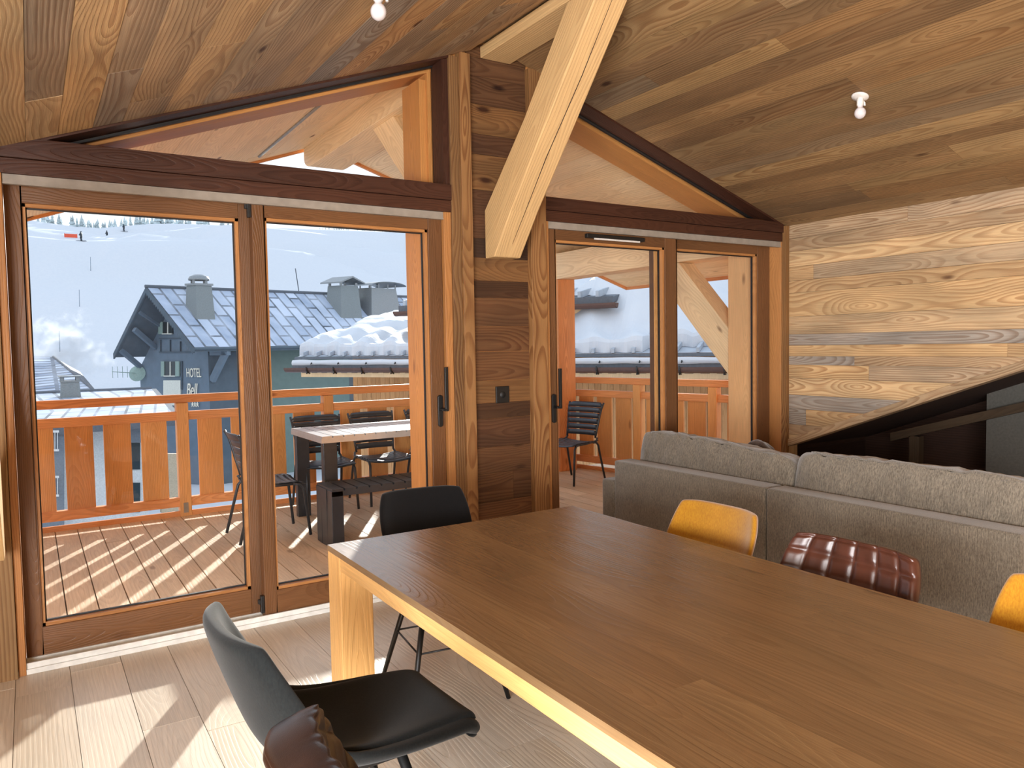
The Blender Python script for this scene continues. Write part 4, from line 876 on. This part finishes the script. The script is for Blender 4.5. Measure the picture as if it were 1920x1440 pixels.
# higher part of the same chalet
uT = 1.1
def UPt(px, py, t_): return at((px, py), nu, nu.dot(NP(0, t_)))
uL = UPt(750, 590, uT); uR = UPt(1150, 563, uT); zU = uR.z - .02
def UQ(s, t_, z): p = nA + nd * s + nu * (uT + t_); return Vector((p.x, p.y, z))
sL = (uL - nA).dot(nd); sR = (uR - nA).dot(nd); zU = (uL.z + uR.z) / 2
def sstep(x): x = max(0, min(1, x)); return x * x * (3 - 2 * x)
def bank(s, t_): return (zU + .30 - (zE + SLP * uT)) * sstep((s - sR + 2.3) / 2.5) * sstep((t_ - .35) / 1.9) * max(.75, 1)
def snow_edge(s): return (.14 if s < 7.5 else .30) + (.12 if s < 7.5 else .30) * mnoise.noise(Vector((s * .8, 1.3, 0))) + (-.12 if s < 7.5 else .16) + .12 * abs(math.sin(s * math.pi / .36))
def sf(a, b):
    s = a * SB; e = max(.03, snow_edge(s)); t_ = e + (TL - e) * b ** 1.6; thick = .24 * min(1, (b * 40) ** .5) if b > 0 else .0
    rp = .09 * math.sin((s + .2 * t_) * 2 * math.pi / .72 + 2 * mnoise.noise(Vector((s * .3, t_ * .5, 2)))) * max(0, 1 - t_ / 3.5)
    un = (.18 if s < 7 else .26) * mnoise.noise(Vector((s * .28 + t_ * .2, t_ * .75, 5.0))) + (.07 if s < 7 else .12) * mnoise.noise(Vector((s * .9, t_ * 1.6, 9.0)))
    fr_ = min(1, t_ / 1.0)
    return NPv(s, t_, (thick + rp * min(1, b * 12) + un * fr_ * min(1, b * 8) + bank(s, t_)) if b > 0 else .005)
m = MB(); m.grid(sf, 260, 70, (.5, .5)); m.build('snow_blanket', MSNOW, nb_, weld=False)
m = MB(); m.prism([NP(-.05, -.05, -.05), NP(SB, -.05, -.05), NP(SB, -.03, -.0), NP(-.05, -.03, -.0)], nu * .05); m.prism([NP(-.05, -.12, -.21), NP(SB, -.12, -.21), NP(SB, -.11, -.145), NP(-.05, -.11, -.145)], nu * .05); m.build('eaves_strip', MSLATE, nb_, weld=False)
m = MB(); m.grid(lambda a, b: NP(-.05 + (SB + .05) * a, -.125 - .02 * math.sin(b * math.pi) + .02 * b, -.15 + .10 * b + .012 * mnoise.noise(Vector((a * SB * 2, b, 4)))), 160, 4, (.5, .5)); m.build('snow_ledge', MSNOW, nb_, weld=False)
m = MB(); m.box(0, 1, 0, 1, 0, 1) if False else None
def gut(m, a, b, r, n=8):
    L = (b - a).normalized(); X = L.cross(UPZ).normalized()
    for k in range(n):
        t0 = math.pi * k / n; t1 = math.pi * (k + 1) / n; f = lambda t_, rr: X * (math.cos(t_) * rr) - UPZ * (math.sin(t_) * rr)
        m.face([a + f(t0, r), b + f(t0, r), b + f(t1, r), a + f(t1, r)], None, (.5, .5), True); m.face([a + f(t0, r * .88), a + f(t1, r * .88), b + f(t1, r * .88), b + f(t0, r * .88)], None, (.5, .5), True)
ga_ = NP(-.12, -.20, -.19); gb_ = NP(SB, -.20, -.19); gut(m, ga_, gb_, .10)
m.build('gutter', MGUT, nb_, weld=False)
br_ = MB(); s = .5
while s < SB:
    c = NP(s, -.20, -.19); br_.beam(c + nu * .12 + UPZ * .01, c - nu * .10 - UPZ * .115, .025, .02); br_.tube([c - nu * .11 + UPZ * .02, c - nu * .115 - UPZ * .04, c - nu * .06 - UPZ * .10, c + UPZ * -.115], .014, 6); br_.tube([c + nu * .1 + UPZ * .06, c + nu * .05 + UPZ * .10, c + nu * .03 + UPZ * .07], .012, 6); s += .70
br_.build('gutter_bracket', MBLK, nb_, weld=False)
m = MB(); m.prism([NP(.1, -.02, -.42), NP(SB, -.02, -.42), NP(SB, -.02, -.2), NP(.1, -.02, -.2)], nu * .04); k0 = NP(0.05, -.06, -.22)
m.build('fascia', MSOF, nb_, weld=False)
lc = MB(); s = .1
while s < SB - 1:
    f = lambda d, h: NP(s + d, -.05, h); lc.face([f(0, -.2), f(.26, -.2), f(.26, -.27), f(.2, -.33), f(.06, -.33), f(0, -.27)], None, (.5, .5)); s += .26
lc.build('lace_trim', MGUT, nb_, weld=False)
wl2 = MB(); s = .85
rg = random.Random(4)
while s < SB:
    a, b = NP(s, .75, 0), NP(s + .115, .75, 0); zt_ = zE + .05; wl2.prism([Vector((a.x, a.y, -9)), Vector((b.x, b.y, -9)), Vector((b.x, b.y, zt_)), Vector((a.x, a.y, zt_))], nu * .03, (0, 0, 1)); s += .12
wl2.build('cladding', MSLAT, nb_, weld=False)
m = MB(); a, b = NP(.7, .8, 0), NP(SB, .8, 0); m.prism([Vector((a.x, a.y, -9)), Vector((b.x, b.y, -9)), Vector((b.x, b.y, zE + .2)), Vector((a.x, a.y, zE + .2))], nu * 7); m.build('wall', MHOTD, nb_, weld=False)
m = MB(); m.prism([UQ(sL, 0, zU + .02), UQ(sR, 0, zU + .02), UQ(sR, 5, zU + .9), UQ(sL, 5, zU + .9)], UPZ * .10); m.build('upper_roof', MSLATE, nb_, weld=False)
ur = MB(); s = sL + .1
while s < sR - .05:
    ur.hexa([UQ(s, -.03, zU + .12), UQ(s + .06, -.03, zU + .12), UQ(s + .06, 4.8, zU + .96), UQ(s, 4.8, zU + .96)] + [UQ(s, -.03, zU + .24), UQ(s + .06, -.03, zU + .24), UQ(s + .06, 4.8, zU + 1.09), UQ(s, 4.8, zU + 1.09)]); s += .36
ur.build('upper_roof_rib', MFROST, nb_, weld=False)
m = MB()
def usf(a, b): s = sL + (sR - sL) * (.01 + .98 * a); t_ = .5 + .15 * math.sin(s * 4) + 4.4 * b; return UQ(s, t_, zU + .13 + .18 * t_ + (.22 + .05 * math.sin(s * 8.7) + .1 * mnoise.noise(Vector((s, t_, 1)))) * min(1, b * 9))
m.grid(usf, 90, 20, (.5, .5)); m.build('upper_snow', MSNOW, nb_, weld=False)
m = MB(); gut(m, UQ(sL, -.16, zU + .0), UQ(sR + .12, -.16, zU + .0), .10); m.build('upper_gutter', MGUT, nb_, weld=False)
m = MB(); m.prism([UQ(sL, -.05, zU - .02), UQ(sR, -.05, zU - .02), UQ(sR, -.05, zU + .13), UQ(sL, -.05, zU + .13)], nu * .05); m.build('upper_eaves_strip', MSLATE, nb_, weld=False)
m = MB(); m.prism([UQ(sL + .2, .1, zU - .24), UQ(sR - .25, .1, zU - .24), UQ(sR - .25, .1, zU - .04), UQ(sL + .2, .1, zU - .04)], nu * .05); m.build('upper_fascia', MSOF, nb_, weld=False)
m = MB(); m.prism([UQ(sL + .5, .7, zU - 3), UQ(sR - .7, .7, zU - 3), UQ(sR - .7, .7, zU + .05), UQ(sL + .5, .7, zU + .05)], nu * 4); m.prism([UQ(sR - 1.0, .2, zU - 3), UQ(sR - .55, .2, zU - 3), UQ(sR - .45, .2, zU - .06), UQ(sR - 1.0, .2, zU - .06)], nu * .5); m.build('upper_wall', MHOTD, nb_, weld=False)
m = MB(); m.prism([NP(1.65, 5.5, -1), NP(3.2, 5.5, -1), NP(3.2, 5.5, 3.75), NP(1.65, 5.5, 3.75)], nu * .9); ck_ = m.build('sun_blocker_stack', MCHIM, nb_, weld=False)  # unseen added stack; stops sun through the right door from reaching the dining table
m = MB(); m.prism([NP(1.6, 5.42, 3.75), NP(3.25, 5.42, 3.75), NP(3.25, 5.42, 3.9), NP(1.6, 5.42, 3.9)], nu * 1.06); m.build('chimney_cap', MSLATE, ck_, weld=False)  # slab topping the added sun blocker
#--INTERIOR--
# ================================================================== INTERIOR FURNITURE
# dining table
dt = thing('dining_table', 'long oak dining table with a warm brown top and thick pale legs', 'table', (1.495, 1.58, 0))
HX, YA, YB = .575, -1.18, 1.19
tb = boards([(YA, -HX), (YB, -HX), (YB, HX), (YA, HX)], lambda u, v: (v, u, .76), (0, 0, 1), (.085, .14), (.9, 1.8), .012, .00002, None, 41, None, 0)
tb.box(-HX, HX, YA, YB, .738, .7595, (0, 1, 0), (.4, .4)); tb.build('tabletop', MTAB, dt, weld=False)
for sx in (-1, 1):
    m = MB(); m.box(sx * (HX - .002), sx * (HX - .024), YA + .12, YB - .125, .688, .738); m.build('apron', MOAK, dt, bevel=.003)
for sy in (0, 1):
    y = YB - .004 if sy else YA + .004; m = MB(); m.box(-HX + .12, HX - .12, y, y - (.022 if sy else -.022), .688, .738); m.build('apron', MOAK, dt, bevel=.003)
for sx in (-1, 1):
    for sy in (-1, 1):
        y = YB if sy > 0 else YA; m = MB(); m.box(sx * HX, sx * (HX - .125), y, y - sy * .13, 0, .738, (0, 0, 1)); m.build('leg', MOAK, dt, bevel=.004)

# upholstered shell chairs
PROF = [(.262, .425), (.262, .452), (.235, .470), (.16, .468), (.06, .458), (-.04, .452), (-.12, .458), (-.175, .485), (-.212, .535), (-.238, .60), (-.262, .675), (-.285, .75), (-.302, .815), (-.310, .845)]
HWID = [.175, .195, .212, .228, .236, .236, .232, .226, .224, .228, .233, .228, .210, .185]
CURL = [.0, .002, .008, .022, .042, .066, .090, .105, .102, .090, .075, .060, .046, .036]
def cr(tab, t):
    n = len(tab) - 1; t = min(max(t, 0), 1) * n; i = min(int(t), n - 1); f = t - i
    p0, p1, p2, p3 = tab[max(i - 1, 0)], tab[i], tab[i + 1], tab[min(i + 2, n)]
    def h(a, b, c, d): return .5 * (2 * b + (c - a) * f + (2 * a - 5 * b + 4 * c - d) * f * f + (3 * b - 3 * c + d - a) * f ** 3)
    return tuple(h(*q) for q in zip(p0, p1, p2, p3)) if isinstance(p1, tuple) else h(p0, p1, p2, p3)
def shell_frame(t):
    p = cr(PROF, t); q = cr(PROF, min(1, t + .01)); r = cr(PROF, max(0, t - .01)); d = Vector((q[0] - r[0], 0, q[1] - r[1])).normalized()
    return Vector((p[0], 0, p[1])), Vector((d.z, 0, -d.x)) if False else Vector((-d.z * -1, 0, d.x * -1)), d
def shell_mesh(th, inner=None, outer=None, n=30, mrows=56, wk=1.0, top=1.0, s_lim=1.0, t0=0.0, t1=1.0, lift=0.0, topround=.05):
    """closed upholstered shell; inner/outer(s,t) give extra relief"""
    m = MB()
    def pt(s, t, side):
        tt = t0 + (t1 - t0) * t
        # rounded corners of the outline
        e = max(0, (tt - .86) / .14); tt2 = tt - topround * e * (abs(s) ** 3.2)
        c, nrm, d = shell_frame(tt2)
        # normal on the sitter's side: up on the seat, forward on the back
        nrm = Vector((d.z, 0, -d.x))
        if nrm.z < 0 and tt2 < .5: nrm = -nrm
        if tt2 >= .5 and nrm.x < 0: nrm = -nrm
        w = cr(HWID, tt2) * wk * s_lim; cu = cr(CURL, tt2)
        a = abs(s); y = s * w * (1 - .06 * a ** 4)
        p = c + Vector((0, y, 0)) + nrm * (cu * (a * s_lim) ** 2.4 + lift)
        edge = min(1, (1 - a) * (5.0 if not (inner or outer) else 6.5), t * mrows / 5.0, (1 - t) * mrows / 5.0); edge = max(0, edge); prof = math.sqrt(max(0, 1 - (1 - edge) ** 2))
        k = th / 2 * prof; rel = min(1, edge * 3.5)
        if side > 0: return p + nrm * (k + (inner(s, tt) if inner else 0) * rel)
        return p - nrm * (k + (outer(s, tt) if outer else 0) * rel)
    for side in (1, -1):
        m.grid(lambda a, b: pt(a * 2 - 1, b, side), n, mrows, (.5, .5))
    return m
def tufted(kind):
    if kind == 'square':
        def inner(s, t):
            if t < .52: a = math.sin((s + 1) * math.pi * 3.5) ** 2
            else: a = 1
            gx = abs(((s * 3.0 + .5) % 1) - .5) * 2; gz = abs(((t * 12.0) % 1) - .5) * 2
            gx, gz = 1 - gx, 1 - gz      # 0 in the middle of a cell, 1 on a seam (folded)
            return .013 * (1 - max(1 - gx, 0) ** 0) + .012 * min(1, 2.2 * (1 - gx)) ** .5 * min(1, 2.2 * (1 - gz)) ** .5 if t > .45 else .006
        return inner
    if kind == 'diamond':
        def inner(s, t):
            a = (s * 2.0 + t * 8.0) % 1; b = (s * 2.0 - t * 8.0) % 1
            g = min(abs(a - .5), abs(b - .5)) * 2; return .008 * min(1, 1.8 * g) ** .55
        return inner
    def outer(s, t):
        a = (t * 13.0) % 1; g = 1 - abs(a - .5) * 2; k = max(0, min(1, .3 + abs(s) * 1.5)) if t > .45 else 0
        return .017 * min(1, 1.6 * (1 - g)) ** .5 * k
    return outer
def shell_chair(name, label, mat, loc, rz, inner=None, outer=None, wk=1.0, th=.040, fine=False, seat_pad=True, scale=1.0):
    r = thing(name, label, 'chair', loc, rz, 'dining chairs around the oak table'); r.scale = scale if isinstance(scale, tuple) else (scale,) * 3
    m = shell_mesh(th, inner, outer, 72 if fine else 30, 130 if fine else 56, wk)
    o = m.build('seat_shell', mat, r); 
    if not fine: md = o.modifiers.new('s', 'SUBSURF'); md.levels = 1; md.render_levels = 1
    if seat_pad:
        m = shell_mesh(.030, None, None, 24, 30, wk, s_lim=.86, t0=.10, t1=.52, lift=.022, topround=0); p = m.build('seat_pad', mat, r); md = p.modifiers.new('s', 'SUBSURF'); md.levels = 1; md.render_levels = 1
    for sx in (1, -1):
        for sy in (1, -1):
            m = MB(); m.tube([(sx * .10 - .02, sy * .115, .435), (sx * .215 - .03, sy * .215, .0)], [.013, .0095], 12); m.build('leg', MBLK, r)
    m = MB()
    for sy in (1, -1): m.tube([(.145 - .02, sy * .160, .24), (-.145 - .036, sy * .160, .24)], .004, 6)
    m.tube([(.125, -.16, .24), (.125, .16, .24)], .004, 6); m.tube([(-.181, -.16, .24), (-.181, .16, .24)], .004, 6)
    m.build('cross_brace', MBLK, r); m = MB(); m.box(-.13, .10, -.13, .13, .425, .437); m.build('seat_plate', MBLK, r); return r
shell_chair('dining_chair', 'charcoal velvet chair pulled out at the left side of the table beside the sunlit floor', MGREY, (.70, 1.965, 0), .04, scale=(1.1, 1.08, .975))
shell_chair('dining_chair', 'dark brown leather quilted chair at the bottom edge beside the charcoal one', MLEAD, (.672, 1.25, 0), -.04, tufted('diamond'), tufted('rib'), .98, .085, True, False, (1.0, 1.0, .95))
shell_chair('dining_chair', 'black velvet shell chair at the far end of the table before the board pier', MBLKF, (1.47, 2.90, 0), -math.pi / 2 - .12, wk=1.0)
shell_chair('dining_chair', 'mustard yellow velvet chair facing the table, nearest to the right door', MYEL, (2.03, 2.10, 0), math.pi + .02)
shell_chair('dining_chair', 'brown leather chair with square quilting between the two yellow chairs', MLEA, (2.02, 1.495, 0), math.pi + .02, tufted('square'), None, 1.14, .05, True, False, .975)
shell_chair('dining_chair', 'mustard yellow velvet chair cut off by the right edge of the photo', MYEL, (2.03, .84, 0), math.pi)

# sofa seen from behind
def cushion(sx, sy, sz, n=3, puff=.5, seed=1, wr=.006):
    """rounded, slightly wrinkled cushion centred on the origin"""
    m = MB(); N = 26
    def f(face):
        def g(a, b):
            u, v = a * 2 - 1, b * 2 - 1
            p = {0: (1, u, v), 1: (-1, -u, v), 2: (u, -1, v), 3: (-u, 1, v), 4: (u, v, 1), 5: (u, -v, -1)}[face]
            x, y, z = p; e = 7.0
            L = (abs(x) ** e + abs(y) ** e + abs(z) ** e) ** (1 / e); x, y, z = x / L, y / L, z / L
            bx = 1 + puff * .22 * (1 - y * y) * (1 - z * z) * 1.0
            zz = z * (1 + .05 * math.sin(seed + y * 2.0)); 
            w = mnoise.noise(Vector((y * sy * 9 + seed, z * sz * 5, x * 2))) + .5 * mnoise.noise(Vector((y * sy * 22, z * sz * 9 + seed, x)))
            return (x * sx / 2 * bx + w * wr * (x if abs(x) > .2 else .2), y * sy / 2, zz * sz / 2 + wr * 1.6 * w * (1 if z > .5 else 0))
        return g
    for k in range(6): m.grid(f(k), N if k > 1 else N * 2, N, (.5, .5))
    return m
sf_ = thing('sofa', 'long taupe fabric sofa seen from behind, its back towards the dining table', 'sofa', (3.20, 0, 0))
def rbox(name, par, x0, x1, y0, y1, z0, z1, bev, mat=MSOFA):
    m = MB(); m.box(x0, x1, y0, y1, z0, z1); o = m.build(name, mat, par, bevel=bev); o.modifiers['bevel'].segments = 4
    for p in o.data.polygons: p.use_smooth = True
    return o
for k, (a, b) in enumerate(((1.402, 2.610), (2.616, 3.824))):
    rbox('back_panel', sf_, 0, .15, a, b, .09, .735, .016)
    rbox('seat_base', sf_, .15, .90, a, b, .09, .30, .02)
    o = cushion(.74, b - a - .01, .17, seed=k).build('seat_cushion', MSOFA, sf_); o.location = (.53, (a + b) / 2, .385)
for k, (a, b, z) in enumerate(((1.36, 2.603, .725), (2.61, 3.815, .715))):
    o = cushion(.20, b - a, .37, seed=3 + k * 4, wr=.007).build('back_cushion', MSOFA, sf_); o.location = (.285, (a + b) / 2, z); o.rotation_euler = ((.02, .012)[k] if k == 0 else .028, .16, 0)
    sm = MB(); n = 40
    for zs in (.165,):
        sm.tube([(-.089, (q / n - .5) * (b - a) * .84, zs + .006 * math.sin(q * .7)) for q in range(n + 1)], .0035, 6)
    sm.build('piping', MSOFA, o)
rbox('armrest', sf_, .0, .90, 3.828, 3.955, .09, .60, .02)
rbox('armrest', sf_, .15, .90, 1.24, 1.398, .09, .60, .02)
for x in (.06, .84):
    for y in (1.34, 2.61, 3.88):
        m = MB(); m.lathe([(.0, 0), (.018, 0), (.024, .095), (0, .095)], (x, y, 0), (0, 0, 1), 12); m.build('foot', MBLK, sf_)
o = tag(cushion(.15, .42, .38, seed=9).build('throw_pillow', MPILW), 'dark brown throw pillow peeking up behind the left sofa cushion', 'pillow'); o.location = (3.66, 3.02, .655); o.rotation_euler = (.75, .2, .3)
